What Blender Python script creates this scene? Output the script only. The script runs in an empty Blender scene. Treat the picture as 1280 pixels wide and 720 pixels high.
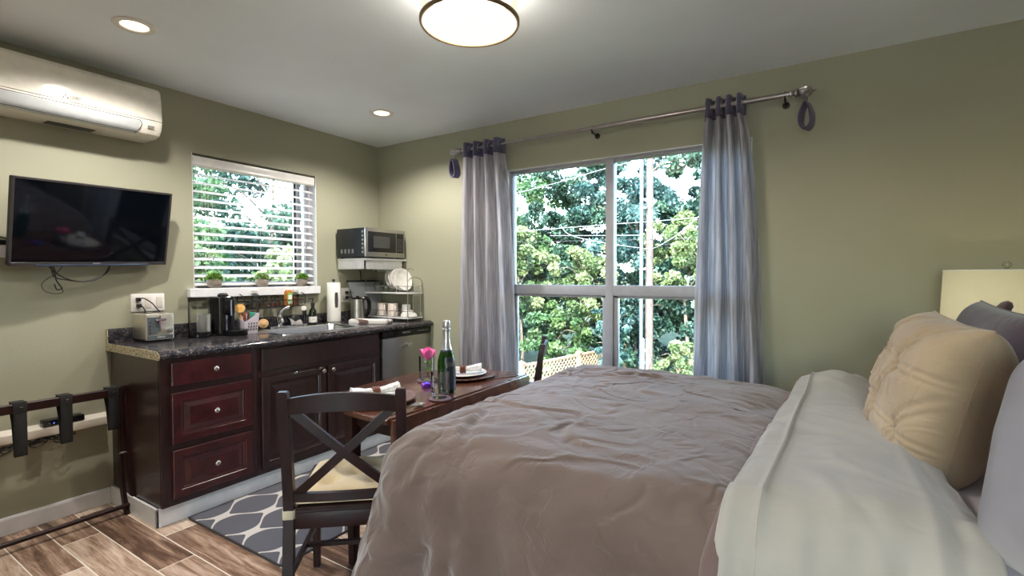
import bpy, bmesh, math, random
import numpy as np
from mathutils import Vector, Matrix, noise
random.seed(7); RNG = np.random.default_rng(7)
C = bpy.context.scene.collection
PI = math.pi
R = math.radians

# ---------------------------------------------------------------- helpers
def lin(r, g, b):
    f = lambda c: (c/255/12.92 if c/255 <= .04045 else ((c/255+.055)/1.055)**2.4)
    return (f(r), f(g), f(b), 1)

class NT:
    def __init__(s, name):
        s.m = bpy.data.materials.new(name); s.m.use_nodes = True
        s.t = s.m.node_tree; s.t.nodes.clear()
        s.out = s.n('ShaderNodeOutputMaterial')
    def n(s, typ, **kw):
        x = s.t.nodes.new(typ)
        for k, v in kw.items():
            if k.startswith('i_'):
                x.inputs[k[2:].replace('_', ' ')].default_value = v
            else: setattr(x, k, v)
        return x
    def l(s, a, b): s.t.links.new(a, b)
    def math(s, op, a, b=None, c=None):
        x = s.n('ShaderNodeMath', operation=op)
        for i, v in enumerate((a, b, c)):
            if v is None: continue
            if hasattr(v, 'links'): s.l(v, x.inputs[i])
            else: x.inputs[i].default_value = v
        return x.outputs[0]
    def coord(s, scale=(1, 1, 1), rot=(0, 0, 0)):
        g = s.n('ShaderNodeNewGeometry'); tc = s.n('ShaderNodeTexCoord')
        mp = s.n('ShaderNodeMapping'); mp.inputs['Scale'].default_value = scale; mp.inputs['Rotation'].default_value = rot
        s.l(tc.outputs['Object'], mp.inputs[0]); return mp.outputs[0]
    def noise(s, vec, scale, detail=3, rough=.5, dist=0):
        x = s.n('ShaderNodeTexNoise'); s.l(vec, x.inputs['Vector'])
        x.inputs['Scale'].default_value = scale; x.inputs['Detail'].default_value = detail
        x.inputs['Roughness'].default_value = rough; x.inputs['Distortion'].default_value = dist
        return x.outputs['Fac']
    def ramp(s, fac, stops):
        x = s.n('ShaderNodeValToRGB'); s.l(fac, x.inputs[0]); cr = x.color_ramp
        while len(cr.elements) < len(stops): cr.elements.new(.5)
        for e, (p, c) in zip(cr.elements, stops): e.position = p; e.color = c
        return x.outputs[0]
    def mix(s, fac, a, b):
        x = s.n('ShaderNodeMix', data_type='RGBA')
        for i, v in ((0, fac), (6, a), (7, b)):
            if hasattr(v, 'links'): s.l(v, x.inputs[i])
            else: x.inputs[i].default_value = v
        return x.outputs[2]
    def bump(s, h, strength=.3, dist=.01, normal=None):
        x = s.n('ShaderNodeBump'); s.l(h, x.inputs['Height'])
        x.inputs['Strength'].default_value = strength; x.inputs['Distance'].default_value = dist
        if normal is not None: s.l(normal, x.inputs['Normal'])
        return x.outputs[0]
    def bsdf(s, col, rough=.5, metal=0, normal=None, **kw):
        x = s.n('ShaderNodeBsdfPrincipled')
        if hasattr(col, 'links'): s.l(col, x.inputs['Base Color'])
        else: x.inputs['Base Color'].default_value = col
        if hasattr(rough, 'links'): s.l(rough, x.inputs['Roughness'])
        else: x.inputs['Roughness'].default_value = rough
        x.inputs['Metallic'].default_value = metal
        for k, v in kw.items(): x.inputs[k.replace('_', ' ')].default_value = v
        if normal is not None: s.l(normal, x.inputs['Normal'])
        s.l(x.outputs[0], s.out.inputs[0]); return x

def simple(name, col, rough=.5, metal=0, var=.06, vs=20, bump=0, bs=200, **kw):
    """principled with a slight procedural variation"""
    t = NT(name); v = t.coord()
    n = t.noise(v, vs, 3)
    c1 = tuple(min(1, c*(1-var)) for c in col[:3])+(1,); c2 = tuple(min(1, c*(1+var)) for c in col[:3])+(1,)
    colr = t.ramp(n, [(.3, c1), (.7, c2)])
    nm = None
    if bump: nm = t.bump(t.noise(v, bs, 2), bump, .002)
    t.bsdf(colr, rough, metal, nm, **kw)
    return t.m

def glass(name, tint=(.96, .98, .98, 1), refl=1.0, ior=1.5):
    """thin architectural pane: fresnel reflection over transparency"""
    t = NT(name)
    f = t.n('ShaderNodeFresnel'); f.inputs[0].default_value = ior
    v = t.coord(); n = t.bump(t.noise(v, 1.5, 1), .02, .01)
    tr = t.n('ShaderNodeBsdfTransparent'); tr.inputs[0].default_value = tint
    g = t.n('ShaderNodeBsdfGlossy'); g.inputs['Roughness'].default_value = 0.0; t.l(n, g.inputs['Normal'])
    mx = t.n('ShaderNodeMixShader'); fc = t.math('MULTIPLY', f.outputs[0], refl)
    t.l(fc, mx.inputs[0]); t.l(tr.outputs[0], mx.inputs[1]); t.l(g.outputs[0], mx.inputs[2])
    t.l(mx.outputs[0], t.out.inputs[0]); return t.m

def emis(name, col, st, back=None):
    t = NT(name); e = t.n('ShaderNodeEmission'); e.inputs[0].default_value = col; e.inputs[1].default_value = st
    t.l(e.outputs[0], t.out.inputs[0]); return t.m

# mesh pieces ----------------------------------------------------
def BM(): return bmesh.new()
def box(bm, x0, x1, y0, y1, z0, z1, bev=0, seg=2, M=None, mi=0):
    vs = [bm.verts.new((x, y, z)) for x in (x0, x1) for y in (y0, y1) for z in (z0, z1)]
    fs = [bm.faces.new([vs[i] for i in q]) for q in ((0, 1, 3, 2), (4, 6, 7, 5), (0, 4, 5, 1), (2, 3, 7, 6), (0, 2, 6, 4), (1, 5, 7, 3))]
    for f in fs: f.material_index = mi
    if bev:
        es = list({e for f in fs for e in f.edges})
        r = bmesh.ops.bevel(bm, geom=es, offset=bev, segments=seg, profile=.5, affect='EDGES')
        vs = list({v for f in r['faces'] for v in f.verts} | {v for v in vs if v.is_valid})
        for f in r['faces']: f.material_index = mi
    if M is not None: bmesh.ops.transform(bm, matrix=M, verts=[v for v in vs if v.is_valid])
    return vs
def cbox(bm, c, d, bev=0, rot=None, seg=2, mi=0):
    M = Matrix.Translation(c)
    if rot is not None: M = M @ rot
    return box(bm, -d[0]/2, d[0]/2, -d[1]/2, d[1]/2, -d[2]/2, d[2]/2, bev, seg, M, mi)
def loft(bm, loops, cap0=True, cap1=True, closed=True, mi=0):
    L = [[bm.verts.new(p) for p in lp] for lp in loops]
    n = len(L[0])
    for a, b in zip(L, L[1:]):
        for i in range(n if closed else n-1):
            j = (i+1) % n
            try:
                f = bm.faces.new((a[i], a[j], b[j], b[i])); f.material_index = mi
            except ValueError: pass
    if cap0 and closed: bm.faces.new(list(reversed(L[0]))).material_index = mi
    if cap1 and closed: bm.faces.new(L[-1]).material_index = mi
    return L
def ring(c, r, ax=(0, 0, 1), n=24, ph=0, ry=None):
    ax = Vector(ax).normalized(); u = ax.orthogonal().normalized() if abs(ax.z) < .99 else Vector((1, 0, 0)); v = ax.cross(u)
    return [Vector(c)+u*r*math.cos(2*PI*i/n+ph)+v*(ry or r)*math.sin(2*PI*i/n+ph) for i in range(n)]
def lathe(bm, prof, c=(0, 0, 0), ax=(0, 0, 1), n=28, cap0=True, cap1=True, mi=0, sy=1):
    """prof: [(r, h)]"""
    ax = Vector(ax).normalized(); loops = []
    for r, h in prof: loops.append(ring(Vector(c)+ax*h, max(r, 1e-4), ax, n, ry=max(r, 1e-4)*sy))
    return loft(bm, loops, cap0, cap1, mi=mi)
def tube(bm, pts, r, n=8, closed=False, cap=True, mi=0, sq=False):
    pts = [Vector(p) for p in pts]; m = len(pts); loops = []; up = None
    for i, p in enumerate(pts):
        if closed: d = pts[(i+1) % m]-pts[i-1]
        else: d = pts[min(i+1, m-1)]-pts[max(i-1, 0)]
        d.normalize()
        if up is None: up = d.orthogonal().normalized() if abs(d.z) < .9 else Vector((1, 0, 0))
        u = (up-d*up.dot(d)).normalized(); up = u; v = d.cross(u)
        rr = r[i] if isinstance(r, (list, tuple)) else r
        loops.append([p+u*rr*math.cos(2*PI*k/n)+v*rr*math.sin(2*PI*k/n) for k in range(n)])
    if closed: loops.append(loops[0])
    loft(bm, loops, cap and not closed, cap and not closed, mi=mi)
def spline(pts, n=8, closed=False):
    P = [Vector(p) for p in pts]; out = []; m = len(P)
    for i in range(m if closed else m-1):
        g = lambda k: P[k % m] if closed else P[min(max(k, 0), m-1)]
        p0, p1, p2, p3 = g(i-1), g(i), g(i+1), g(i+2)
        for k in range(n):
            t = k/n
            out.append(.5*((2*p1)+(-p0+p2)*t+(2*p0-5*p1+4*p2-p3)*t*t+(-p0+3*p1-3*p2+p3)*t**3))
    if not closed: out.append(P[-1])
    return out
def beam(bm, a, b, w, d, up=(0, 0, 1), bev=.002, mi=0):
    """rectangular bar from a to b; w across, d along 'up'-ish"""
    a, b = Vector(a), Vector(b); D = b-a; L = D.length; z = D.normalized()
    x = Vector(up).cross(z)
    if x.length < 1e-3: x = Vector((1, 0, 0)).cross(z)
    x.normalize(); y = z.cross(x)
    M = Matrix((x, y, z)).transposed().to_4x4(); M.translation = (a+b)/2
    box(bm, -w/2, w/2, -d/2, d/2, -L/2, L/2, bev, 1, M, mi)
def rrect(cx, cy, w, h, r, z, n=6, plane='xy'):
    out = []
    for k, (sx, sy) in enumerate(((1, 1), (-1, 1), (-1, -1), (1, -1))):
        for i in range(n+1):
            a = k*PI/2+i/n*PI/2
            out.append((cx+sx*(w/2-r)+r*math.cos(a), cy+sy*(h/2-r)+r*math.sin(a)))
    if plane == 'xy': return [Vector((x, y, z)) for x, y in out]
    if plane == 'yz': return [Vector((z, x, y)) for x, y in out]
    return [Vector((x, z, y)) for x, y in out]
def extr(bm, poly, a0, a1, axis='y', mi=0):
    """extrude 2-D polygon (list of (p,q)) along an axis. y: (x,z); x: (y,z); z: (x,y)"""
    f = {'y': lambda p, a: (p[0], a, p[1]), 'x': lambda p, a: (a, p[0], p[1]), 'z': lambda p, a: (p[0], p[1], a)}[axis]
    loft(bm, [[f(p, a0) for p in poly], [f(p, a1) for p in poly]], mi=mi)

def O(name, bm, mat, parent=None, smooth=True, ang=35, label=None):
    bmesh.ops.recalc_face_normals(bm, faces=bm.faces)
    me = bpy.data.meshes.new(name); bm.to_mesh(me); bm.free()
    return OM(name, me, mat, parent, smooth, ang, label)
def OM(name, me, mat, parent=None, smooth=True, ang=35, label=None):
    for m in (mat if isinstance(mat, (list, tuple)) else [mat]): me.materials.append(m)
    if smooth:
        me.polygons.foreach_set('use_smooth', [True]*len(me.polygons))
        try: me.set_sharp_from_angle(angle=R(ang))
        except Exception: pass
    o = bpy.data.objects.new(name, me); C.objects.link(o)
    if parent is not None:
        o.parent = parent
        if parent.type == 'EMPTY': o.matrix_parent_inverse = parent.matrix_basis.inverted()
    if label: o['label'] = label
    return o
def thing(name, label, cat, loc=(0, 0, 0), rz=0, group=None):
    o = bpy.data.objects.new(name, None); C.objects.link(o); o.empty_display_size = .05
    o.location = loc; o.rotation_euler = (0, 0, rz); return tag(o, label, cat, group)
def tag(o, label, cat, group=None, kind=None):
    o['label'] = label; o['category'] = cat
    if group: o['group'] = group
    if kind: o['kind'] = kind
    return o
def struct(name, bm, mat, smooth=False, parent=None):
    o = O(name, bm, mat, parent, smooth); o['kind'] = 'structure'; return o
def sroot(name, loc):
    o = bpy.data.objects.new(name, None); C.objects.link(o); o.location = loc; o['kind'] = 'structure'; return o
def dup(root, loc, rz=0, label=None):
    r = root.copy(); C.objects.link(r); r.location = loc; r.rotation_euler = (0, 0, rz)
    if label: r['label'] = label
    for ch in list(root.children):
        c = ch.copy(); C.objects.link(c); c.parent = r
        for g in list(ch.children):
            d = g.copy(); C.objects.link(d); d.parent = c
    return r
def text(name, s, size, M, mat, parent, ext=.0004):
    cu = bpy.data.curves.new(name, 'FONT'); cu.body = s; cu.size = size; cu.extrude = ext
    cu.align_x = 'CENTER'; cu.align_y = 'CENTER'
    tmp = bpy.data.objects.new('tmp', cu); C.objects.link(tmp); bpy.context.view_layer.update()
    me = bpy.data.meshes.new_from_object(tmp.evaluated_get(bpy.context.evaluated_depsgraph_get()))
    bpy.data.objects.remove(tmp); me.name = name; me.transform(M)
    return OM(name, me, mat, parent, smooth=False)
def Mx(loc, yaw=0):
    """text matrix facing +x (readable from +x side)"""
    return Matrix.Translation(loc) @ Matrix.Rotation(yaw, 4, 'Z') @ Matrix(((0, 0, 1, 0), (1, 0, 0, 0), (0, 1, 0, 0), (0, 0, 0, 1)))

# ---------------------------------------------------------------- materials
def m_wall(name, col):
    t = NT(name); v = t.coord()
    n1 = t.noise(v, 1.2, 4); c = t.ramp(n1, [(.3, tuple(x*.95 for x in col[:3])+(1,)), (.7, tuple(x*1.05 for x in col[:3])+(1,))])
    b = t.bump(t.noise(v, 90, 4, .6), .25, .003)
    t.bsdf(c, .62, 0, b); return t.m
WALL = m_wall('sage_wall_paint', lin(156, 155, 134))
CEIL = m_wall('white_ceiling_paint', lin(236, 243, 249))
TRIMW = simple('white_trim_paint', lin(232, 233, 236), .35)
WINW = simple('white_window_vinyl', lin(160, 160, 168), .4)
def m_floor():
    t = NT('wood_look_tile'); tc = t.n('ShaderNodeTexCoord'); sp = t.n('ShaderNodeSeparateXYZ'); t.l(tc.outputs['Object'], sp.inputs[0])
    X, Y = sp.outputs[0], sp.outputs[1]
    P, L, y0 = .1545, .93, .8377
    yy = t.math('DIVIDE', t.math('SUBTRACT', Y, y0), P); row = t.math('FLOOR', yy); fy = t.math('SUBTRACT', yy, row)
    sh = t.math('MULTIPLY_ADD', row, -.315, .39)   # joint of row 0 at x=.385
    off = t.math('SUBTRACT', .385, t.math('MULTIPLY', row, -.62 + .93/1))
    # joints: row0 .385, row1 1.01, row2 .705 -> step +.62 (mod .93)
    xx = t.math('DIVIDE', t.math('SUBTRACT', t.math('SUBTRACT', X, .385), t.math('MULTIPLY', row, .625)), L)
    col = t.math('FLOOR', xx); fx = t.math('SUBTRACT', xx, col)
    gy = t.math('MINIMUM', fy, t.math('SUBTRACT', 1, fy)); gx = t.math('MINIMUM', fx, t.math('SUBTRACT', 1, fx))
    g = t.math('MINIMUM', t.math('MULTIPLY', gy, P), t.math('MULTIPLY', gx, L))
    grout = t.math('LESS_THAN', g, .0024)
    cv = t.n('ShaderNodeCombineXYZ'); t.l(row, cv.inputs[0]); t.l(col, cv.inputs[1])
    wn = t.n('ShaderNodeTexWhiteNoise', noise_dimensions='3D'); t.l(cv.outputs[0], wn.inputs[0])
    tone = wn.outputs['Value']
    # grain
    gv = t.n('ShaderNodeCombineXYZ'); t.l(t.math('ADD', X, t.math('MULTIPLY', tone, 17)), gv.inputs[0])
    t.l(t.math('MULTIPLY', Y, 9), gv.inputs[1]); t.l(t.math('MULTIPLY', tone, 9), gv.inputs[2])
    n1 = t.noise(gv.outputs[0], 2.2, 5, .6, 1.0); n2 = t.noise(gv.outputs[0], 9, 4, .65, .6)
    f = t.math('ADD', t.math('MULTIPLY', n1, .7), t.math('MULTIPLY', n2, .3))
    f = t.math('ADD', f, t.math('MULTIPLY', t.math('SUBTRACT', tone, .5), .34))
    c = t.ramp(f, [(.30, lin(92, 70, 58)), (.43, lin(140, 112, 94)), (.54, lin(184, 158, 138)), (.68, lin(214, 194, 176))])
    c2 = t.mix(grout, c, lin(222, 214, 200))
    h = t.math('SUBTRACT', t.math('MULTIPLY', n2, .2), t.math('MULTIPLY', grout, 1))
    t.bsdf(c2, t.math('MULTIPLY_ADD', grout, .4, .27), 0, t.bump(h, .3, .002)); return t.m
FLOOR = m_floor()
def m_wood(name, ca, cb, rough=.28, sc=(1, 1, 1), coat=.3):
    t = NT(name); v = t.coord(sc)
    n = t.noise(v, 6, 5, .6, 1.2); n2 = t.noise(v, 45, 3)
    f = t.math('ADD', t.math('MULTIPLY', n, .8), t.math('MULTIPLY', n2, .2))
    c = t.ramp(f, [(.35, ca), (.65, cb)])
    b = t.bsdf(c, rough, 0, t.bump(n2, .06, .001)); b.inputs['Specular IOR Level'].default_value = .5 if coat else .28; b.inputs['Coat Weight'].default_value = coat; b.inputs['Coat Roughness'].default_value = .18
    return t.m
CHERRY = m_wood('dark_cherry_wood', lin(42, 14, 17), lin(82, 30, 32), .3, (6, 1, 1))
CHERRYV = m_wood('dark_cherry_case_wood', lin(30, 16, 17), lin(56, 30, 29), .32, (4, 4, 1))
ESP = m_wood('espresso_chair_wood', lin(26, 12, 12), lin(46, 22, 20), .42, (3, 3, 1), .0)
TABLEM = m_wood('walnut_table_wood', lin(66, 36, 26), lin(104, 60, 44), .2, (8, 1, 1), .5)
def m_granite():
    t = NT('dark_speckled_laminate'); v = t.coord()
    n = t.noise(v, 130, 3, .7); n2 = t.noise(v, 34, 4, .7)
    f = t.math('ADD', t.math('MULTIPLY', n, .55), t.math('MULTIPLY', n2, .45))
    c = t.ramp(f, [(.40, lin(22, 22, 28)), (.53, lin(48, 47, 54)), (.60, lin(110, 98, 92)), (.68, lin(170, 160, 150))])
    t.bsdf(c, .16); return t.m
GRAN = m_granite()
def m_endcap():
    t = NT('raw_laminate_edge'); v = t.coord(); n = t.noise(v, 70, 3, .6)
    t.bsdf(t.ramp(n, [(.38, lin(110, 98, 76)), (.48, lin(178, 168, 138)), (.7, lin(200, 190, 160))]), .6); return t.m
ENDC = m_endcap()
def m_brushed(name, col, rough=.28, sc=(1, 60, 1)):
    t = NT(name); v = t.coord(sc); n = t.noise(v, 12, 3, .6)
    r = t.math('MULTIPLY_ADD', n, .14, rough-.07)
    t.bsdf(col, r, 1, t.bump(n, .05, .001)); return t.m
STEEL = m_brushed('brushed_stainless_steel', lin(176, 174, 170), .32, (1, 1, 60))
SINKM = m_brushed('satin_sink_steel', lin(200, 203, 208), .22, (60, 1, 1))
CHROME = simple('polished_chrome', lin(220, 220, 222), .08, 1)
NICKEL = simple('satin_nickel', lin(196, 190, 184), .25, 1)
PEWTER = simple('brushed_pewter', lin(176, 170, 170), .28, 1)
BLACKP = simple('glossy_black_plastic', lin(18, 18, 21), .15)
BLACKM = simple('matte_black_plastic', lin(24, 24, 26), .5)
BLACKI = simple('wrought_black_iron', lin(30, 26, 26), .5, .3)
CORD = simple('black_rubber_cord', lin(16, 16, 17), .5)
STRAP = simple('black_webbing', lin(30, 30, 30), .85, bump=.4, bs=500)
WHITEP = simple('white_plastic', lin(226, 224, 220), .3)
CERAM = simple('white_glazed_ceramic', lin(228, 226, 222), .12)
ACW = simple('cream_air_conditioner_plastic', lin(234, 230, 218), .12)
ACG = simple('grey_vane_plastic', lin(196, 200, 202), .25)
GREYD = simple('dark_grey_gap', lin(70, 72, 70), .5)
SCREEN = simple('glossy_screen', lin(7, 10, 16), .06, Specular_IOR_Level=.7) if False else simple('glossy_screen', lin(6, 9, 15), .05)
GLASS = glass('window_glass', (.93, .97, .97, 1))
def m_realglass(name, col=(1, 1, 1, 1), rough=0.0, dens=.0):
    t = NT(name); lw = t.n('ShaderNodeLayerWeight'); lw.inputs[0].default_value = .18
    tr = t.n('ShaderNodeBsdfTransparent'); tr.inputs[0].default_value = col
    g = t.n('ShaderNodeBsdfGlossy'); g.inputs['Roughness'].default_value = .03
    mx = t.n('ShaderNodeMixShader'); f = t.math('MULTIPLY_ADD', lw.outputs['Fresnel'], .9, .05)
    t.l(f, mx.inputs[0]); t.l(tr.outputs[0], mx.inputs[1]); t.l(g.outputs[0], mx.inputs[2]); t.l(mx.outputs[0], t.out.inputs[0])
    return t.m
TUMB = m_realglass('clear_drinking_glass', (.97, .985, .985, 1))
SMOKE = m_realglass('smoky_clear_plastic', (.93, .94, .93, 1))
BOTTLEG = simple('dark_green_bottle_glass', lin(20, 62, 8), .06, 0, .25, 8, Transmission_Weight=.35)
AMBER = simple('dark_brown_bottle_glass', lin(26, 30, 18), .08)
LABELB = simple('midnight_blue_label', lin(24, 30, 48), .45)
FOIL = simple('silver_foil', lin(196, 196, 200), .3, .85, bump=.5, bs=120)
PAPER = simple('white_paper', lin(236, 234, 228), .7, bump=.3, bs=150)

def m_fabric(name, col, col2=None, rough=.9, weave=900, big=0, bigs=18, sheen=.3, vs=5, bigdist=.01):
    t = NT(name); v = t.coord(); n = t.noise(v, vs, 4)
    c = t.ramp(n, [(.3, col), (.7, col2 or tuple(min(1, x*1.12) for x in col[:3])+(1,))])
    b = t.bump(t.noise(v, weave, 2), .12, .0008)
    if big:
        for sc_, st, wd in ((bigs*.35, 1.0, .035), (bigs*.8, .6, .05), (bigs*2, .35, .06)):
            w = t.noise(v, sc_, 2, .5, .35)
            q = t.math('DIVIDE', t.math('SUBTRACT', w, .5), wd)
            g = t.math('MULTIPLY', q, t.math('EXPONENT', t.math('MULTIPLY', t.math('MULTIPLY', q, q), -1)))
            m_ = t.noise(v, sc_*.6, 1); m_ = t.math('MAXIMUM', t.math('MULTIPLY_ADD', m_, 4, -1.6), 0)
            b = t.bump(t.math('MULTIPLY', g, m_), big*st, bigdist*st, b)
    x = t.bsdf(c, rough, 0, b); x.inputs['Sheen Weight'].default_value = sheen; x.inputs['Sheen Roughness'].default_value = .5
    return t.m
DUVET = m_fabric('taupe_brown_duvet_cotton', lin(94, 76, 68), lin(108, 89, 81), big=.8, bigs=8, sheen=.35, bigdist=.021)
SHEET = m_fabric('pale_stone_sheet_cotton', lin(154, 148, 139), lin(166, 160, 151), big=.4, bigs=7, bigdist=.010)
LILAC = m_fabric('lilac_grey_fitted_sheet', lin(186, 178, 184), lin(200, 192, 198))
BEIGE = m_fabric('beige_cushion_cotton', lin(160, 138, 112), lin(176, 154, 128), big=.35, bigs=26, bigdist=.004)
GREYP = m_fabric('grey_lavender_pillowcase', lin(124, 120, 128), lin(140, 136, 144), big=.3, bigs=6, bigdist=.008)
SHAM = m_fabric('aubergine_grey_sham', lin(66, 55, 64), lin(84, 72, 82), big=.35, bigs=9)
SHAMD = m_fabric('dark_taupe_sham', lin(66, 48, 50), lin(90, 70, 70), big=.5, bigs=14)
NAVY = m_fabric('slate_purple_curtain_band', lin(66, 64, 90), lin(82, 80, 108))
KHAKI = m_fabric('sand_seat_pad_cotton', lin(204, 184, 146), lin(218, 200, 164), big=.3, bigs=14)
LAMPTIE = m_fabric('cream_tie_cotton', lin(200, 190, 160), lin(214, 204, 176))
def m_curtain():
    t = NT('grey_sheer_curtain'); v = t.coord((1, 1, .05)); n = t.noise(v, 70, 3, .6)
    c = t.ramp(n, [(.35, lin(150, 148, 156)), (.65, lin(196, 194, 202))])
    p = t.n('ShaderNodeBsdfDiffuse'); t.l(c, p.inputs[0])
    tl = t.n('ShaderNodeBsdfTranslucent'); t.l(c, tl.inputs[0])
    mx = t.n('ShaderNodeMixShader'); mx.inputs[0].default_value = .28
    t.l(p.outputs[0], mx.inputs[1]); t.l(tl.outputs[0], mx.inputs[2])
    tr = t.n('ShaderNodeBsdfTransparent'); m2 = t.n('ShaderNodeMixShader'); m2.inputs[0].default_value = .0
    t.l(mx.outputs[0], m2.inputs[1]); t.l(tr.outputs[0], m2.inputs[2]); t.l(m2.outputs[0], t.out.inputs[0]); return t.m
CURT = m_curtain()
def m_shade(name, col, tl=.5, trn=.1):
    t = NT(name); v = t.coord(); n = t.noise(v, 300, 2)
    c = t.ramp(n, [(.3, tuple(x*.95 for x in col[:3])+(1,)), (.7, col)])
    d = t.n('ShaderNodeBsdfDiffuse'); t.l(c, d.inputs[0]); q = t.n('ShaderNodeBsdfTranslucent'); t.l(c, q.inputs[0])
    mx = t.n('ShaderNodeMixShader'); mx.inputs[0].default_value = tl; t.l(d.outputs[0], mx.inputs[1]); t.l(q.outputs[0], mx.inputs[2])
    tr = t.n('ShaderNodeBsdfTransparent'); m2 = t.n('ShaderNodeMixShader'); m2.inputs[0].default_value = trn
    t.l(mx.outputs[0], m2.inputs[1]); t.l(tr.outputs[0], m2.inputs[2]); t.l(m2.outputs[0], t.out.inputs[0]); return t.m
SHADE = m_shade('ivory_linen_lampshade', lin(238, 234, 206), .45, .02)
P_DRUM, P_CAN, P_BACK, P_LAMP, P_SUN, P_SKY, EXPO = 62, 96, .35, 36, 16.0, 3.0, 0.38
# ---------------------------------------------------------------- room shell
W, H, XR, YB = 3.23, 2.489, 5.05, -2.3
bm = BM(); box(bm, -.15, XR+.1, YB-.1, W+.12, -.1, 0); struct('floor', bm, FLOOR)
bm = BM(); box(bm, -.15, XR+.1, YB-.1, W+.12, H, H+.12); struct('ceiling', bm, CEIL)
wy0, wy1, wz0, wz1 = 1.635, 2.567, 1.20, 2.115       # small window opening in the left wall
bm = BM()
for b in ((YB-.1, wy0, 0, H), (wy1, W+.12, 0, H), (wy0, wy1, 0, wz0), (wy0, wy1, wz1, H)):
    box(bm, -.15, 0, b[0], b[1], b[2], b[3])
struct('wall_left', bm, WALL)
bx0, bx1, bz0, bz1 = 1.415, 3.128, .42, 2.118         # large window opening in the far wall
bm = BM()
for b in ((0, bx0, 0, H), (bx1, XR, 0, H), (bx0, bx1, 0, bz0), (bx0, bx1, bz1, H)):
    box(bm, b[0], b[1], W, W+.12, b[2], b[3])
struct('wall_back', bm, WALL)
bm = BM(); box(bm, XR, XR+.1, YB-.1, W+.12, 0, H); struct('wall_right', bm, WALL)
bm = BM()   # wall behind the viewer; its door opening is added to let fill daylight in
for b in ((0, 3.2, 0, H), (4.3, XR, 0, H), (3.2, 4.3, 2.15, H)): box(bm, b[0], b[1], YB-.1, YB, b[2], b[3])
struct('wall_front', bm, WALL)
dr = sroot('added_door_1', (2.5, YB-.05, 0))  # unseen glazed patio door, added as a source of fill light
bm = BM()
for x in (3.2, 4.24): box(bm, x, x+.06, YB-.08, YB-.02, 0, 2.15, .003)
box(bm, 3.2, 4.3, YB-.08, YB-.02, 2.09, 2.15, .003); box(bm, 3.2, 4.3, YB-.08, YB-.02, 0, .08, .003)
O('added_door_frame', bm, TRIMW, dr)
for xa in (3.25,):
    bm = BM(); box(bm, xa, 4.25, YB-.055, YB-.047, .08, 2.09); O('glass_pane', bm, GLASS, dr)
bm = BM(); box(bm, -2, 7, YB-6, YB-.1, -.2, -.06); struct('added_patio_floor', bm, simple('pale_bounce_patio', lin(206, 204, 198), .85, bump=.3, bs=60))  # unseen pale slab, added to bounce sunlight up to the ceiling
# baseboards
def bbprof(h, t=.014): return [(0, 0), (t, 0), (t, h-.012), (t-.004, h-.004), (.004, h), (0, h)]
bm = BM(); extr(bm, bbprof(.088), YB, 1.16, 'y'); struct('baseboard_left', bm, TRIMW)
bm = BM(); extr(bm, [(W-p, q) for p, q in bbprof(.088)], .66, XR, 'x'); struct('baseboard_back', bm, TRIMW)
bm = BM(); extr(bm, [(XR-p, q) for p, q in bbprof(.088)], YB, W, 'y'); struct('baseboard_right', bm, TRIMW)
bm = BM(); box(bm, .015, .589, 1.160, 1.172, 0, .098, .002); box(bm, .576, .589, 1.160, W, 0, .098, .002); struct('trim_1', bm, TRIMW)

# small window: frame, pane, sill
w1 = sroot('window_1', (-.1, 2.1, 1.2))
bm = BM()
fx0, fx1 = -.13, -.08
for b in ((wy0, wy0+.045, wz0, wz1), (wy1-.045, wy1, wz0, wz1), (wy0, wy1, wz0, wz0+.07), (wy0, wy1, wz1-.045, wz1), (2.44, 2.48, wz0, wz1)):
    box(bm, fx0, fx1, b[0], b[1], b[2], b[3], .003)
box(bm, -.115, -.085, 2.44, 2.475, wz0+.05, wz1-.04, .002)
O('window_frame', bm, WINW, w1)
bm = BM(); box(bm, -.109, -.104, wy0+.04, wy1-.04, wz0+.06, wz1-.04); O('glass_pane', bm, GLASS, w1)
bm = BM()
loft(bm, [[(-.08, 1.635, z) for z in ()] or [(-.08, a, z) for a, z in ((1.637, 1.168), (2.565, 1.168), (2.565, 1.228), (1.637, 1.228))],
          [(0.001, a, z) for a, z in ((1.637, 1.168), (2.565, 1.168), (2.565, 1.228), (1.637, 1.228))]])
loft(bm, [[(x, a, z) for a, z in ((1.592, 1.168), (2.568+i, 1.168), (2.568+i, 1.228), (1.592, 1.228))] for x, i in ((0.0, .012), (.044, .0))])
bmesh.ops.bevel(bm, geom=list(bm.edges), offset=.003, segments=1, affect='EDGES')
O('window_sill', bm, TRIMW, w1)
# white drywall return liner of small window
bm = BM()
box(bm, -.08, -.0005, wy1-.004, wy1, wz0+.03, wz1); box(bm, -.08, -.0005, wy0, wy0+.004, wz0+.03, wz1)
O('window_jamb', bm, TRIMW, w1)

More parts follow.
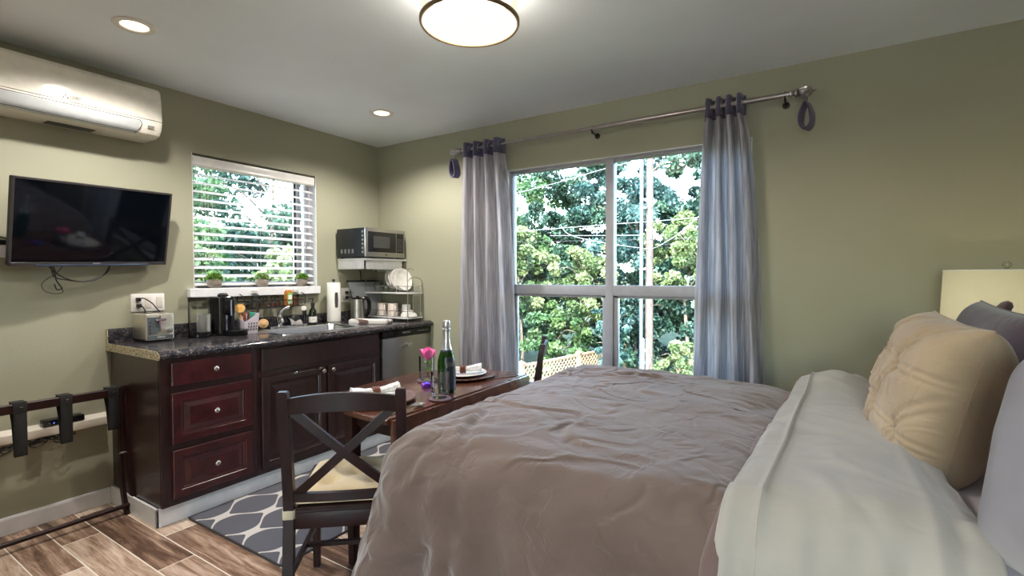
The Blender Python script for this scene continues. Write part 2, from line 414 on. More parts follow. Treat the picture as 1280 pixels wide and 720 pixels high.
# large window
w2 = sroot('window_2', (2.27, 3.3, .42))
bm = BM(); Y0, Y1 = 3.275, 3.335
for b in ((bx0, bx0+.022, bz0, bz1), (bx1-.022, bx1, bz0, bz1), (bx0, bx1, bz1-.024, bz1), (bx0, bx1, bz0, bz0+.04)):
    box(bm, b[0], b[1], Y0, Y1, b[2], b[3], .003)
box(bm, 2.203, 2.26, Y0-.008, Y1, bz0, bz1, .004)
box(bm, bx0, bx1, Y0-.005, Y1, 1.168, 1.24, .004)
O('window_frame', bm, WINW, w2)
for xa, xb in ((bx0+.022, 2.203), (2.26, bx1-.022)):
    bm = BM(); t = .028
    for b in ((xa, xa+t, bz0+.04, 1.168), (xb-t, xb, bz0+.04, 1.168), (xa, xb, 1.168-t*.6, 1.168), (xa, xb, bz0+.04, bz0+.04+t)):
        box(bm, b[0], b[1], Y0+.012, Y1-.01, b[2], b[3], .003)
    O('sash', bm, WINW, w2)
    bm = BM(); box(bm, xa+t*.8, xb-t*.8, 3.303, 3.309, bz0+.06, 1.155); O('glass_pane', bm, GLASS, w2)
    bm = BM(); box(bm, xa-.003, xb+.003, 3.310, 3.316, 1.235, bz1-.018); O('glass_pane', bm, GLASS, w2)
bm = BM()
box(bm, bx0, bx1, W+.001, Y0, bz1-.006, bz1-.0005); box(bm, bx0+.0005, bx0+.006, W+.001, Y0, bz0, bz1-.006); box(bm, bx1-.006, bx1-.0005, W+.001, Y0, bz0, bz1-.006)
O('window_jamb', bm, TRIMW, w2)
bm = BM(); box(bm, bx0-.02, bx1+.02, W-.02, Y0, bz0-.03, bz0, .003); O('window_sill', bm, TRIMW, w2)

# venetian blind in the small window
bl = thing('window_blind', 'white slatted venetian blind hanging in the small window over the sink', 'blind', (-.035, 2.1, 1.25))
bm = BM(); extr(bm, [(-.055, 2.035), (-.006, 2.035), (.0, 2.045), (-.003, 2.06), (0, 2.075), (-.004, 2.10), (-.055, 2.10)], wy0+.006, wy1-.012, 'y'); O('valance', bm, WHITEP, bl)
bm = BM()
z = 1.985; SL = []
while z > 1.285:
    box(bm, -.0235, .0235, wy0+.012, wy1-.02, -.0014, .0014, 0, 1, Matrix.Translation((-.035, 0, z)) @ Matrix.Rotation(R(24), 4, 'Y')); z -= .056
O('slat', bm, m_shade('white_slat_vinyl', lin(246, 247, 249), .4, 0), bl, smooth=False)
bm = BM(); box(bm, -.058, -.012, wy0+.012, wy1-.02, 1.245, 1.262, .003); O('bottom_rail', bm, WHITEP, bl)
bm = BM()
for y in (1.72, 2.10, 2.40, 2.47):
    for x in (-.0115, -.0585): tube(bm, [(x, y, 1.25), (x, y, 2.04)], .0009, 4)
O('ladder_string', bm, WHITEP, bl)
for y, zb in ((1.735, 1.45), (1.762, 1.44), (2.475, 1.55), (2.478, 1.46)):
    bm = BM(); tube(bm, [(-.004, y, 2.05), (-.004, y, zb)], .0008, 4); c = O('pull_cord', bm, WHITEP, bl)
    bm = BM(); lathe(bm, [(.002, .028), (.004, .02), (.006, .006), (.005, 0)], (-.004, y, zb-.02), n=10); O('cord_tassel', bm, simple('grey_tassel_plastic', lin(150, 150, 152), .4), c)
# ---------------------------------------------------------------- ceiling lights
TRIMR = simple('white_can_trim', lin(225, 222, 215), .4)
CAN = emis('downlight_lens', (1, .80, .56, 1), 3.2)
def downlight(x, y, label, first=None):
    r = thing('recessed_downlight', label, 'ceiling light', (x, y, H), 0, 'round recessed downlights in the ceiling')
    bm = BM(); lathe(bm, [(.055, -.001), (.058, -.006), (.083, -.006), (.088, -.001)], (x, y, H), cap0=False, cap1=False); O('trim_ring', bm, TRIMR, r)
    bm = BM(); lathe(bm, [(.055, -.001), (.05, -.0035), (.0, -.0045)], (x, y, H), cap0=False); O('lens', bm, CAN, r)
    return r
downlight(.742, 1.05, 'round recessed downlight nearest the wall air conditioner')
downlight(.77, 2.56, 'round recessed downlight above the sink end of the counter')
downlight(.74, -.55, 'added fill downlight, unseen behind the viewer by the television wall')  # this and the next two are out of view, added for fill light
downlight(2.5, -1.2, 'added fill downlight, unseen behind the viewer at mid room')
downlight(4.2, -1.0, 'added fill downlight, unseen behind the viewer by the headboard wall')
fx, fy = 2.243, 1.669
fl = thing('drum_ceiling_light', 'round drum ceiling light with a metal rim and glowing white diffuser', 'ceiling light', (fx, fy, H))
def m_diff(nm='opal_diffuser', st=1.4, tr=.31):
    t = NT(nm); e = t.n('ShaderNodeEmission'); e.inputs[0].default_value = (1, .83, .62, 1); e.inputs[1].default_value = st
    q = t.n('ShaderNodeBsdfTransparent'); q.inputs[0].default_value = (1, .97, .93, 1)
    v = t.coord(); nn = t.noise(v, 40, 2); mx = t.n('ShaderNodeMixShader'); t.l(t.math('MULTIPLY_ADD', nn, .02, tr), mx.inputs[0])
    t.l(e.outputs[0], mx.inputs[1]); t.l(q.outputs[0], mx.inputs[2]); t.l(mx.outputs[0], t.out.inputs[0]); return t.m
DIFF = m_diff()
bm = BM(); lathe(bm, [(.198, -.004), (.198, -.135)], (fx, fy, H), n=64, cap0=False, cap1=False); O('drum_shade', bm, m_diff('glowing_linen_drum', .95, .045), fl)
bm = BM(); lathe(bm, [(.0, -.142), (.12, -.142), (.19, -.139), (.197, -.134)], (fx, fy, H), n=64, cap0=False, cap1=False); O('diffuser', bm, DIFF, fl)
BRONZE = simple('brushed_bronze_rim', lin(150, 128, 100), .3, .9)
bm = BM(); lathe(bm, [(.196, -.14), (.203, -.142), (.207, -.136), (.207, -.126), (.201, -.122)], (fx, fy, H), n=64, cap0=False, cap1=False); O('rim', bm, BRONZE, fl)
bm = BM(); lathe(bm, [(.0, -.001), (.185, -.001), (.185, -.012), (.0, -.012)], (fx, fy, H), n=48); O('ceiling_plate', bm, WHITEP, fl)
for k, (dx, dy) in enumerate(((.07, .0), (-.07, 0))):
    bm = BM(); lathe(bm, [(.012, .05), (.014, .03), (.014, 0)], (fx+dx, fy+dy, H-.062), n=12); O('lamp_holder', bm, WHITEP, fl)

# ---------------------------------------------------------------- curtain rod and curtains
ry, rz_ = 3.13, 2.298
rod = thing('curtain_rod', 'brushed metal curtain rod with ribbed ball finials above the large window', 'curtain rod', (2.2, ry, rz_))
bm = BM(); tube(bm, [(1.05, ry, rz_), (2.2, ry, rz_)], .011, 16); tube(bm, [(2.15, ry, rz_), (3.32, ry, rz_)], .0145, 16); O('pole', bm, PEWTER, rod)
for sx, x in ((-1, 1.05), (1, 3.32)):
    bm = BM(); prof = [(.015, 0), (.02, .004), (.02, .012), (.011, .018), (.016, .024), (.024, .03), (.026, .036), (.012, .042)]
    lathe(bm, prof, (x, ry, rz_), (sx, 0, 0), 20)
    n = 28; loops = []
    for k in range(9):
        a = k/8*PI; rr = .032*math.sin(a)+.002; h = .074-.034*math.cos(a)
        loops.append([(x+sx*h, ry+rr*math.cos(2*PI*i/n)*(1 if i % 4 else .8), rz_+rr*math.sin(2*PI*i/n)*(1 if i % 4 else .8)) for i in range(n)])
    loft(bm, loops); lathe(bm, [(.006, .104), (.008, .11), (.003, .124), (.001, .13)], (x, ry, rz_), (sx, 0, 0), 12)
    O('finial', bm, PEWTER, rod)
for x in (1.12, 2.16, 3.30):
    bm = BM(); tube(bm, spline([(x, W-.003, rz_-.03), (x, 3.17, rz_-.03), (x, ry, rz_-.022)], 6), .005, 8)
    lathe(bm, [(.019, 0), (.019, .006), (.012, .008)], (x, W, rz_-.03), (0, -1, 0), 16); tube(bm, [(x, ry+.018*math.sin(a), rz_-.018*math.cos(a)) for a in [i*PI/8-.9 for i in range(11)]], .004, 6)
    tube(bm, [(x, ry, rz_-.02), (x, ry, rz_-.036)], .004, 6)
    O('bracket', bm, BLACKI, rod)
def curtain(x0t, x1t, x0b, x1b, label, nf, seed):
    cu = thing('curtain', label, 'curtain', ((x0t+x1t)/2, ry, .03), 0, 'grey curtains at the large window')
    rnd = random.Random(seed)
    ph = [rnd.uniform(-.25, .25) for _ in range(nf+2)]
    def pt(u, z, amp):
        tz = max(0, min(1, (2.2-z)/1.6)); e = tz**.6
        xa = x0t+(x0b-x0t)*e; xb = x1t+(x1b-x1t)*e
        i = min(int(u*nf), nf-1); w = u+.010*math.sin(u*17+seed)
        y = ry + amp*math.cos(2*PI*nf*w + .5*math.sin(z*1.3+u*9)*tz) + .008*tz*math.sin(u*61+z*3+seed)+.004*math.sin(u*130)*tz
        x = xa+(xb-xa)*(u+.012*math.sin(2*PI*nf*u*2)) + .006*math.sin(z*4+u*20)*tz
        return x, y, z
    NU = nf*22
    def strip(z0, z1, nz, a0, a1):
        b = BM(); loops = []
        for k in range(nz+1):
            z = z0+(z1-z0)*k/nz; a = a0+(a1-a0)*k/nz
            loops.append([pt(i/NU, z, a) for i in range(NU+1)])
        loft(b, loops, closed=False); return b
    b = strip(2.345, 2.232, 6, .036, .038)
    o = O('header_band', b, NAVY, cu, ang=80); md = o.modifiers.new('s', 'SOLIDIFY'); md.thickness = .003
    b = strip(2.232, .03, 46, .037, .052); o = O('panel', b, CURT, cu, ang=80)
    for k in range(nf*2):
        u = (k+.5)/(nf*2); x, y, z = pt(u, rz_, .036)
        b = BM(); n = 16; lo = [(x+.0, ry+.027*math.cos(2*PI*i/n), rz_+.027*math.sin(2*PI*i/n)) for i in range(n)]
        tube(b, lo, .0035, 6, closed=True); O('grommet', b, PEWTER, cu)
    return cu
curtain(1.062, 1.44, 1.015, 1.545, 'grey curtain panel with purple band, drawn to the corner beside the kitchenette', 4, 1)
curtain(2.875, 3.10, 2.81, 3.22, 'grey curtain panel with purple band, drawn toward the bedside lamp', 4, 5)
def tieback(x, label):
    t = BM(); pts = spline([(x, ry-.01, 2.235), (x-.022, ry-.005, 2.19), (x-.026, ry, 2.13), (x-.004, ry, 2.095), (x+.022, ry, 2.12), (x+.022, ry-.01, 2.18)], 8, True)
    n = len(pts); loops = []
    c = Vector((x, ry, 2.165))
    for p in pts:
        d = (p-c).normalized()*.0055; e = Vector((.010, .026, 0))
        loops.append([p-d-e, p+d-e, p+d+e, p-d+e])
    loops.append(loops[0]); loft(t, loops, False, False)
    tube(t, [(x, ry, 2.23), (x, ry, rz_-.028)], .002, 6)
    tag(O('curtain_tieback', t, NAVY, ang=60), label, 'tieback', 'purple tieback loops hung on the rod ends')
tieback(.985, 'dark purple tieback loop hanging on the rod end nearest the corner')
tieback(3.405, 'dark purple tieback loop hanging on the rod end over the bedside lamp')
# ---------------------------------------------------------------- kitchenette
CT = .925
def raised(bm, y0, y1, z0, z1, xf, full=True):
    """drawer or door front in the yz plane, loops from the edge to the centre"""
    lp = [(0, -.018), (0, .001), (.004, .004)]
    if full: lp += [(.040, .004), (.044, -.001), (.050, -.002), (.055, -.007), (.060, -.007), (.085, .003)]
    else: lp += [(.006, .004)]
    loops = []
    for ins, h in lp:
        a, b, c, d = y0+ins, y1-ins, z0+ins, z1-ins  # the last three, behind the viewer, are added fill lamps
        loops.append([(xf+h, a, c), (xf+h, b, c), (xf+h, b, d), (xf+h, a, d)])
    loft(bm, loops)
def knob(x, y, z, parent):
    bm = BM(); lathe(bm, [(.006, 0), (.005, .010), (.009, .014), (.0145, .019), (.015, .024), (.010, .029), (.003, .031)], (x, y, z), (1, 0, 0), 20)
    return O('knob', bm, NICKEL, parent, label='round satin nickel knob')
cab = thing('drawer_cabinet', 'dark cherry base cabinet with three drawers at the open end of the counter', 'cabinet', (.3, 1.43, 0))
bm = BM(); box(bm, .012, .600, 1.176, 1.19, .1, .880); box(bm, .012, .600, 1.19, 1.692, .1, .118); box(bm, .012, .02, 1.19, 1.692, .118, .88)
box(bm, .578, .612, 1.178, 1.228, .1, .880, .001); box(bm, .578, .612, 1.655, 1.692, .1, .88, .001); 
for z0, z1 in ((.855, .88), (.685, .733), (.392, .43), (.1, .14)): box(bm, .578, .612, 1.228, 1.655, z0, z1)
O('carcass', bm, CHERRYV, cab, smooth=False)
for z0, z1, f in ((.733, .855, False), (.425, .695, True), (.136, .392, True)):
    bm = BM(); raised(bm, 1.226, 1.655, z0, z1, .626, f); d = O('drawer', bm, CHERRY, cab, smooth=False); knob(.630, 1.441, (z0+z1)/2+.004, d)
sk = thing('sink_cabinet', 'dark cherry base cabinet with two raised-panel doors under the sink', 'cabinet', (.3, 2.18, 0))
bm = BM(); box(bm, .012, .60, 1.694, 1.708, .1, .88); box(bm, .012, .6, 2.652, 2.666, .1, .88); box(bm, .012, .6, 1.708, 2.652, .1, .118)
box(bm, .578, .612, 1.694, 1.73, .1, .88, .001); box(bm, .578, .612, 2.63, 2.666, .1, .88, .001); box(bm, .578, .612, 1.73, 2.63, .69, .735); box(bm, .578, .612, 1.73, 2.63, .1, .14); box(bm, .578, .612, 1.73, 2.63, .86, .88)
box(bm, .578, .612, 2.15, 2.20, .14, .69)
O('carcass', bm, CHERRYV, sk, smooth=False)
bm = BM(); raised(bm, 1.716, 2.642, .732, .867, .626, False); O('false_drawer_front', bm, CHERRYV, sk, smooth=False)
for y0, y1, ky in ((1.714, 2.168, 2.140), (2.186, 2.642, 2.215)):
    bm = BM(); raised(bm, y0, y1, .132, .695, .626, True); d = O('door', bm, CHERRYV, sk, smooth=False); knob(.630, ky, .668, d)
tb = BM(); tube(tb, [(.652, 1.90, .694), (.652, 2.13, .694)], .0045, 10)
for y in (1.925, 2.10):
    box(tb, .622, .652, y-.008, y+.008, .697, .700); box(tb, .648, .656, y-.009, y+.009, .686, .702, .002)
tag(O('over_door_towel_bar', tb, CHROME), 'thin chrome towel bar hooked over the left sink cabinet door', 'towel bar')
dw = thing('dishwasher', 'stainless steel dishwasher with black control strip under the counter end', 'dishwasher', (.3, 2.95, 0))
bm = BM(); box(bm, .03, .60, 2.675, 3.222, .1, .878); O('tub_body', bm, BLACKM, dw)
bm = BM(); box(bm, .60, .632, 2.677, 3.222, .11, .822, .004); O('door', bm, STEEL, dw)
bm = BM(); extr(bm, [(.60, .826), (.634, .826), (.637, .84), (.634, .874), (.60, .876)], 2.677, 3.222, 'y'); p = O('control_panel', bm, BLACKP, dw)
for k in range(5):
    bm = BM(); box(bm, .6365, .6385, 3.06+k*.03, 3.076+k*.03, .85, .855); O('button', bm, simple('grey_print', lin(150, 150, 150), .5), p)
text('lettering', 'FRIGIDAIRE', .017, Mx((.6368, 2.93, .852)), simple('silver_print', lin(190, 190, 190), .4), p)
bm = BM(); lathe(bm, [(.013, 0), (.013, .028), (.024, .03), (.026, .037), (.024, .042), (.017, .042), (.014, .034), (.0, .034)], (.632, 2.93, .757), (1, 0, 0), 24); O('door_latch', bm, CHROME, dw)

# worktop
ct = thing('worktop', 'dark speckled laminate worktop with backsplash running along the kitchenette wall', 'worktop', (.3, 2.2, .88))
bm = BM()
yA, yB = 1.158, 3.226
sx0, sx1, sy0, sy1 = .10, .535, 1.93, 2.60
prof = [(sx1, .881), (.648, .881), (.658, .886), (.665, .896), (.664, .907), (.652, .916), (.642, .918), (.636, CT-.001), (.628, CT), (sx1, CT)]
extr(bm, prof, yA+.003, yB, 'y')
box(bm, .0, sx0, yA+.003, yB, .881, CT); box(bm, sx0, sx1, yA+.003, sy0, .881, CT); box(bm, sx0, sx1, sy1, yB, .881, CT)
O('slab', bm, GRAN, ct, ang=50)
bm = BM(); extr(bm, [(.001, CT), (.022, CT), (.022, 1.0), (.018, 1.006), (.001, 1.006)], yA+.003, yB, 'y'); O('backsplash', bm, GRAN, ct)
bm = BM(); extr(bm, [(.0, .881), (.60, .881), (.652, .880), (.660, .890), (.655, .91), (.640, .918), (.628, CT), (.022, CT), (.022, 1.006), (0, 1.006)], yA, yA+.003, 'y'); O('raw_end', bm, ENDC, ct, label='unfinished beige end of the worktop')
# sink
sn = thing('sink', 'stainless steel drop-in sink set in the dark worktop', 'sink', (.32, 2.27, CT))
bm = BM(); cx, cy = .322, 2.265
lp = [rrect(cx, cy, .500, .735, .05, CT+.0005), rrect(cx, cy, .494, .729, .048, CT+.006), rrect(cx, cy, .47, .70, .045, CT+.008)]
lp2 = [rrect(cx+.03, cy, .375, .63, .06, CT+.004), rrect(cx+.03, cy, .36, .615, .055, CT-.006), rrect(cx+.03, cy, .34, .59, .05, CT-.15), rrect(cx+.03, cy, .30, .55, .05, CT-.165), rrect(cx+.03, cy, .06, .06, .029, CT-.17)]
loft(bm, lp+lp2, False, True); O('basin', bm, SINKM, sn, ang=40)
bm = BM(); lathe(bm, [(.04, .001), (.036, .004), (.02, .002), (.0, .002)], (cx+.03, cy, CT-.17), n=24); O('drain', bm, CHROME, sn)
fc = thing('faucet', 'chrome single-lever faucet behind the sink', 'faucet', (.10, 2.17, CT+.006))
bm = BM(); loft(bm, [rrect(.098, 2.2, .05, .22, .024, CT+.005), rrect(.098, 2.2, .05, .22, .024, CT+.012), rrect(.098, 2.2, .04, .2, .02, CT+.017)])
lathe(bm, [(.022, .015), (.02, .04), (.024, .06), (.024, .085), (.012, .10)], (.10, 2.17, CT), n=20); O('body', bm, CHROME, fc)
bm = BM(); tube(bm, spline([(.10, 2.17, CT+.05), (.15, 2.14, CT+.078), (.21, 2.115, CT+.08), (.245, 2.10, CT+.07), (.25, 2.098, CT+.055)], 6), .010, 12); O('spout', bm, CHROME, fc)
bm = BM(); tube(bm, spline([(.10, 2.17, CT+.09), (.10, 2.185, CT+.12), (.105, 2.215, CT+.145), (.11, 2.24, CT+.15)], 6), [.014]*7+[.011]*6+[.012]*6, 12); O('lever', bm, CHROME, fc)
sp = thing('side_sprayer', 'black pull-out side sprayer with pale ring standing behind the sink', 'sprayer', (.09, 2.38, CT))
bm = BM(); lathe(bm, [(.018, .006), (.017, .02), (.012, .03), (.013, .075), (.016, .11), (.014, .125)], (.09, 2.385, CT), n=18); O('wand', bm, BLACKP, sp)
bm = BM(); lathe(bm, [(.019, .0), (.019, .012), (.006, .014)], (.093, 2.378, CT+.135), (.8, -.5, .1), 20); O('spray_head', bm, WHITEP, sp)
bm = BM(); lathe(bm, [(.022, .004), (.02, .014), (.015, .018)], (.09, 2.385, CT), n=20, cap0=False); O('base_ring', bm, CHROME, sp)
# dish cloth in a black holder
hb = thing('sponge_holder', 'black caddy with a grey cloth hung over it, beside the sprayer', 'sponge holder', (.08, 2.31, CT))
bm = BM(); loft(bm, [rrect(.068, 2.312, .06, .085, .025, CT+.006), rrect(.068, 2.312, .065, .09, .03, CT+.07), rrect(.068, 2.312, .05, .06, .024, CT+.088)]); O('caddy', bm, BLACKM, hb)
bm = BM()
L = []
for k in range(10):
    t = k/9; L.append([(.068+.02*math.sin(PI*t*.9)+.036*t+.006*math.sin(i*1.3), 2.265+.085*i/8+(-.012+.003*i)*t, CT+.07-.066*t) for i in range(9)])
loft(bm, L, closed=False); o = O('cloth', bm, m_fabric('grey_dish_cloth', lin(128, 126, 128), lin(178, 172, 172)), hb); o.modifiers.new('s', 'SOLIDIFY').thickness = .003
# round wooden brush
br = thing('dish_brush', 'round wooden dish brush leaning behind the sink by the plastic basket', 'brush', (.09, 2.05, CT))
ax = Vector((.86, -.45, .25)).normalized()
bm = BM(); lathe(bm, [(.03, -.012), (.034, -.006), (.034, .006), (.030, .011), (.018, .011), (.018, .020), (.012, .023), (.0, .023)], (.085, 2.055, CT+.042), ax, 24); O('head', bm, simple('pale_beech_wood', lin(206, 168, 120), .45, var=.12), br)
bm = BM(); lathe(bm, [(.031, -.034), (.034, -.03), (.03, -.012)], (.085, 2.055, CT+.042), ax, 24); O('bristles', bm, simple('black_bristle', lin(24, 24, 26), .9, bump=.8, bs=400), br)
# soap bottle
def m_amb(): return AMBER
so = thing('soap_bottle', 'dark glass pump soap bottle with a white label at the sink', 'bottle', (.10, 2.45, CT))
S = .945/.945
bm = BM(); lathe(bm, [(.028, .001), (.030, .006), (.030, .085), (.027, .105), (.014, .128), (.012, .14)], (.10, 2.452, CT+.007), n=24); O('bottle', bm, AMBER, so)
bm = BM(); lathe(bm, [(.0305, .014), (.0308, .016), (.0308, .058), (.0305, .06)], (.10, 2.452, CT+.007), n=24, cap0=False, cap1=False); lb = O('label', bm, PAPER, so)
text('lettering', 'SOAP', .008, Mx((.1275, 2.437, CT+.045), R(-28)), BLACKM, so)
bm = BM(); lathe(bm, [(.014, .136), (.015, .14), (.015, .165), (.008, .172), (.004, .176), (.004, .2)], (.10, 2.452, CT+.007), n=16); tube(bm, [(.10, 2.46, CT+.207), (.105, 2.415, CT+.207), (.105, 2.41, CT+.202)], .004, 8); O('pump', bm, BLACKM, so)
# paper towels
pt = thing('paper_towel_holder', 'upright paper towel roll on a steel holder beside the sink', 'paper towel holder', (.13, 2.64, CT))
px_, py_ = .12, 2.635
bm = BM(); lathe(bm, [(.085, .001), (.085, .008), (.078, .012), (.0, .012)], (px_, py_, CT), n=36); O('base', bm, CHROME, pt)
bm = BM(); lathe(bm, [(.02, .016), (.052, .016), (.053, .02), (.053, .325), (.051, .33), (.02, .33)], (px_, py_, CT), n=36); O('paper_roll', bm, PAPER, pt)
bm = BM(); lathe(bm, [(.006, .01), (.006, .34), (.012, .343), (.014, .35), (.009, .358), (.0, .36)], (px_, py_, CT), n=16); O('rod', bm, BLACKM, pt)
bm = BM(); a = Vector((.93, -.28, 0)).normalized(); tv = Vector((-a.y, a.x, 0))
c0 = Vector((px_, py_, CT+.19))+a*.0535; lo = [c0+tv*.012*math.cos(q)+Vector((0, 0, 1))*.07*max(-.85, min(.85, math.sin(q)*1.2)) for q in [i/32*2*PI for i in range(32)]]
tube(bm, lo, .0025, 8, closed=True); L2 = [lo, [p+a*.001 for p in lo]]; loft(bm, L2); O('tear_guard', bm, simple('grey_guard_steel', lin(120, 118, 120), .3, .8), pt)
# kettle
kt = thing('electric_kettle', 'brushed steel electric kettle with black handle behind the folded towel', 'kettle', (.13, 2.86, CT)); kx, ky = .15, 2.852
bm = BM(); lathe(bm, [(.062, .022), (.060, .03), (.054, .16), (.05, .19)], (kx, ky, CT), n=32); O('body', bm, STEEL, kt)
bm = BM(); lathe(bm, [(.066, .001), (.066, .014), (.06, .022)], (kx, ky, CT), n=32); O('power_base', bm, BLACKM, kt)
bm = BM(); lathe(bm, [(.051, .188), (.050, .196), (.03, .204), (.012, .206), (.012, .214), (.0, .216)], (kx, ky, CT), n=32); O('lid', bm, BLACKP, kt)
dv = Vector((.75, .66, 0)).normalized()
bm = BM(); pts = spline([Vector((kx, ky, CT+.19))+dv*.035, Vector((kx, ky, CT+.195))+dv*.075, Vector((kx, ky, CT+.16))+dv*.094, Vector((kx, ky, CT+.09))+dv*.092, Vector((kx, ky, CT+.045))+dv*.064], 6)
tube(bm, pts, .017, 10); O('handle', bm, BLACKP, kt)
bm = BM(); sd = -dv; loft(bm, [[Vector((kx, ky, CT+.135))+sd*.052+Vector((-sd.y, sd.x, 0))*s for s in (-.004, .004)]+[Vector((kx, ky, CT+.14))+sd*.053]]*1+[[Vector((kx, ky, CT+.188))+sd*.048+Vector((-sd.y, sd.x, 0))*s for s in (-.02, .02)]+[Vector((kx, ky, CT+.19))+sd*.074]]); O('spout', bm, STEEL, kt)
# cutting board leaning on the wall
cb = thing('cutting_board', 'pale grey board with black top edge leaning in the corner behind the kettle', 'cutting board', (.06, 3.0, CT))
bm = BM(); q = [(2.95, CT+.003), (3.21, CT+.003), (3.21, CT+.335), (2.845, CT+.335)]
loft(bm, [[(.065-(z-CT)*.1, y, z) for y, z in q], [(.073-(z-CT)*.1, y, z) for y, z in q]]); O('board', bm, simple('pale_grey_plastic', lin(172, 176, 180), .45), cb, smooth=False)
bm = BM(); box(bm, .026, .044, 2.835, 3.212, CT+.330, CT+.346, .002); O('top_edge', bm, BLACKM, cb)
# folded towel
def m_towel():
    t = NT('striped_kitchen_towel'); v = t.coord(); sp_ = t.n('ShaderNodeSeparateXYZ'); t.l(v, sp_.inputs[0])
    s = t.math('ADD', t.math('MULTIPLY', sp_.outputs[1], 1.0), t.math('MULTIPLY', sp_.outputs[0], -.35))
    w = t.math('SINE', t.math('MULTIPLY', s, 210)); w2 = t.math('SINE', t.math('MULTIPLY', s, 70))
    f = t.math('GREATER_THAN', t.math('ADD', w, w2), .9)
    c = t.mix(f, lin(214, 210, 208), lin(110, 88, 84)); t.bsdf(c, .9, 0, t.bump(t.noise(v, 500, 2), .3, .001)); return t.m
bm = BM(); L = []
th = R(27)
for j, (zz, sc) in enumerate(((.001, .97), (.008, 1), (.02, 1.0), (.03, .98), (.036, .9))):
    lo = rrect(0, 0, .32*sc, .16*sc, .02, 0, 5)
    L.append([Vector((.395+p.x*math.cos(th)-p.y*math.sin(th), 2.775+p.x*math.sin(th)+p.y*math.cos(th), CT+zz+(.005*math.sin(p.y*30+p.x*20) if j > 2 else 0))) for p in lo])
loft(bm, L); tag(O('folded_towel', bm, m_towel()), 'folded striped kitchen towel lying on the worktop before the kettle', 'towel')
# ---------------------------------------------------------------- worktop appliances
ts = thing('toaster', 'square stainless steel toaster under the triple wall plate', 'toaster', (.115, 1.355, CT), 0)
STB = simple('toaster_steel', lin(214, 208, 196), .36, .9)
tx0, tx1, ty0, ty1, tz0, tz1 = .02, .20, 1.280, 1.425, CT+.012, CT+.165
bm = BM(); box(bm, tx0, tx1-.006, ty0, ty1, tz0, tz1, .012, 3)
O('shell', bm, STB, ts)
bm = BM(); box(bm, tx0+.01, tx1-.01, ty0+.006, ty1-.006, CT+.001, tz0+.008, .003); O('base', bm, BLACKM, ts)
bm = BM()
for y in (1.325, 1.38): box(bm, tx0+.02, tx1-.025, y-.014, y+.014, tz1-.001, tz1+.0008)
O('bread_slot', bm, BLACKM, ts)
bm = BM(); loft(bm, [rrect((ty0+ty1)/2, (tz0+tz1)/2, ty1-ty0, tz1-tz0, .008, tx1-.008, 4, 'yz'), rrect((ty0+ty1)/2, (tz0+tz1)/2, ty1-ty0, tz1-tz0, .008, tx1, 4, 'yz'), rrect((ty0+ty1)/2, (tz0+tz1)/2, ty1-ty0-.012, tz1-tz0-.012, .006, tx1+.002, 4, 'yz')]); fp = O('front_panel', bm, STB, ts)
bm = BM(); extr(bm, [(ty0+.008, tz0+.03), (ty0+.055, tz0+.035), (ty0+.075, tz0+.06), (ty0+.075, tz1-.02), (ty0+.008, tz1-.02)], tx1+.0015, tx1+.0035, 'x')
box(bm, tx1+.0015, tx1+.0035, ty0+.006, ty1-.006, tz0+.004, tz0+.026)
O('control_strip', bm, simple('slate_grey_panel', lin(84, 92, 96), .3), fp)
text('lettering', 'KRUPS', .014, Mx((tx1+.0038, (ty0+ty1)/2+.005, tz0+.015)), WHITEP, fp)
for k in range(4):
    bm = BM(); lathe(bm, [(.0055, 0), (.0055, .003), (.003, .0035)], (tx1+.003, ty0+.02, tz0+.048+k*.02), (1, 0, 0), 12); O('button', bm, CHROME, fp)
bm = BM(); box(bm, tx1+.002, tx1+.0045, (ty0+ty1)/2-.003, (ty0+ty1)/2+.003, tz0+.045, tz1-.012); O('lever_track', bm, CHROME, fp)
bm = BM(); loft(bm, [rrect((ty0+ty1)/2, tz1-.035, .052, .014, .006, tx1+.003, 4, 'yz'), rrect((ty0+ty1)/2, tz1-.035, .052, .014, .006, tx1+.02, 4, 'yz'), rrect((ty0+ty1)/2, tz1-.035, .044, .008, .004, tx1+.023, 4, 'yz')]); O('lever', bm, CHROME, fp)
bm = BM(); lathe(bm, [(.015, 0), (.015, .012), (.012, .015), (.0, .015)], (tx1+.002, ty1-.025, tz0+.052), (1, 0, 0), 20); box(bm, tx1+.016, tx1+.021, ty1-.028, ty1-.022, tz0+.040, tz0+.064, .001); O('browning_dial', bm, CHROME, fp)

# wall plates
def outlet(name, label, y0, y1, z0, z1, gangs, plugs):
    r = thing(name, label, 'wall plate', (0, (y0+y1)/2, (z0+z1)/2))
    bm = BM(); cy_, cz_ = (y0+y1)/2, (z0+z1)/2
    loft(bm, [rrect(cy_, cz_, y1-y0, z1-z0, .006, .0005, 3, 'yz'), rrect(cy_, cz_, y1-y0, z1-z0, .006, .004, 3, 'yz'), rrect(cy_, cz_, y1-y0-.006, z1-z0-.006, .004, .006, 3, 'yz')]); O('plate', bm, WHITEP, r)
    g = (y1-y0)/gangs
    for k in range(gangs):
        yc = y0+g*(k+.5); bm = BM(); box(bm, .005, .0085, yc-.017, yc+.017, cz_-.034, cz_+.034, .002)
        O('rocker' if gangs > 1 and k else 'socket', bm, simple('off_white_plastic', lin(214, 208, 198), .35), r)
    return r
outlet('wall_plate', 'white triple wall plate with a plug and switches behind the toaster', 1.282, 1.46, 1.095, 1.203, 3, 0)
outlet('wall_plate', 'white single wall plate with two black plugs beside the paper towels', 2.803, 2.893, 1.083, 1.206, 1, 0)
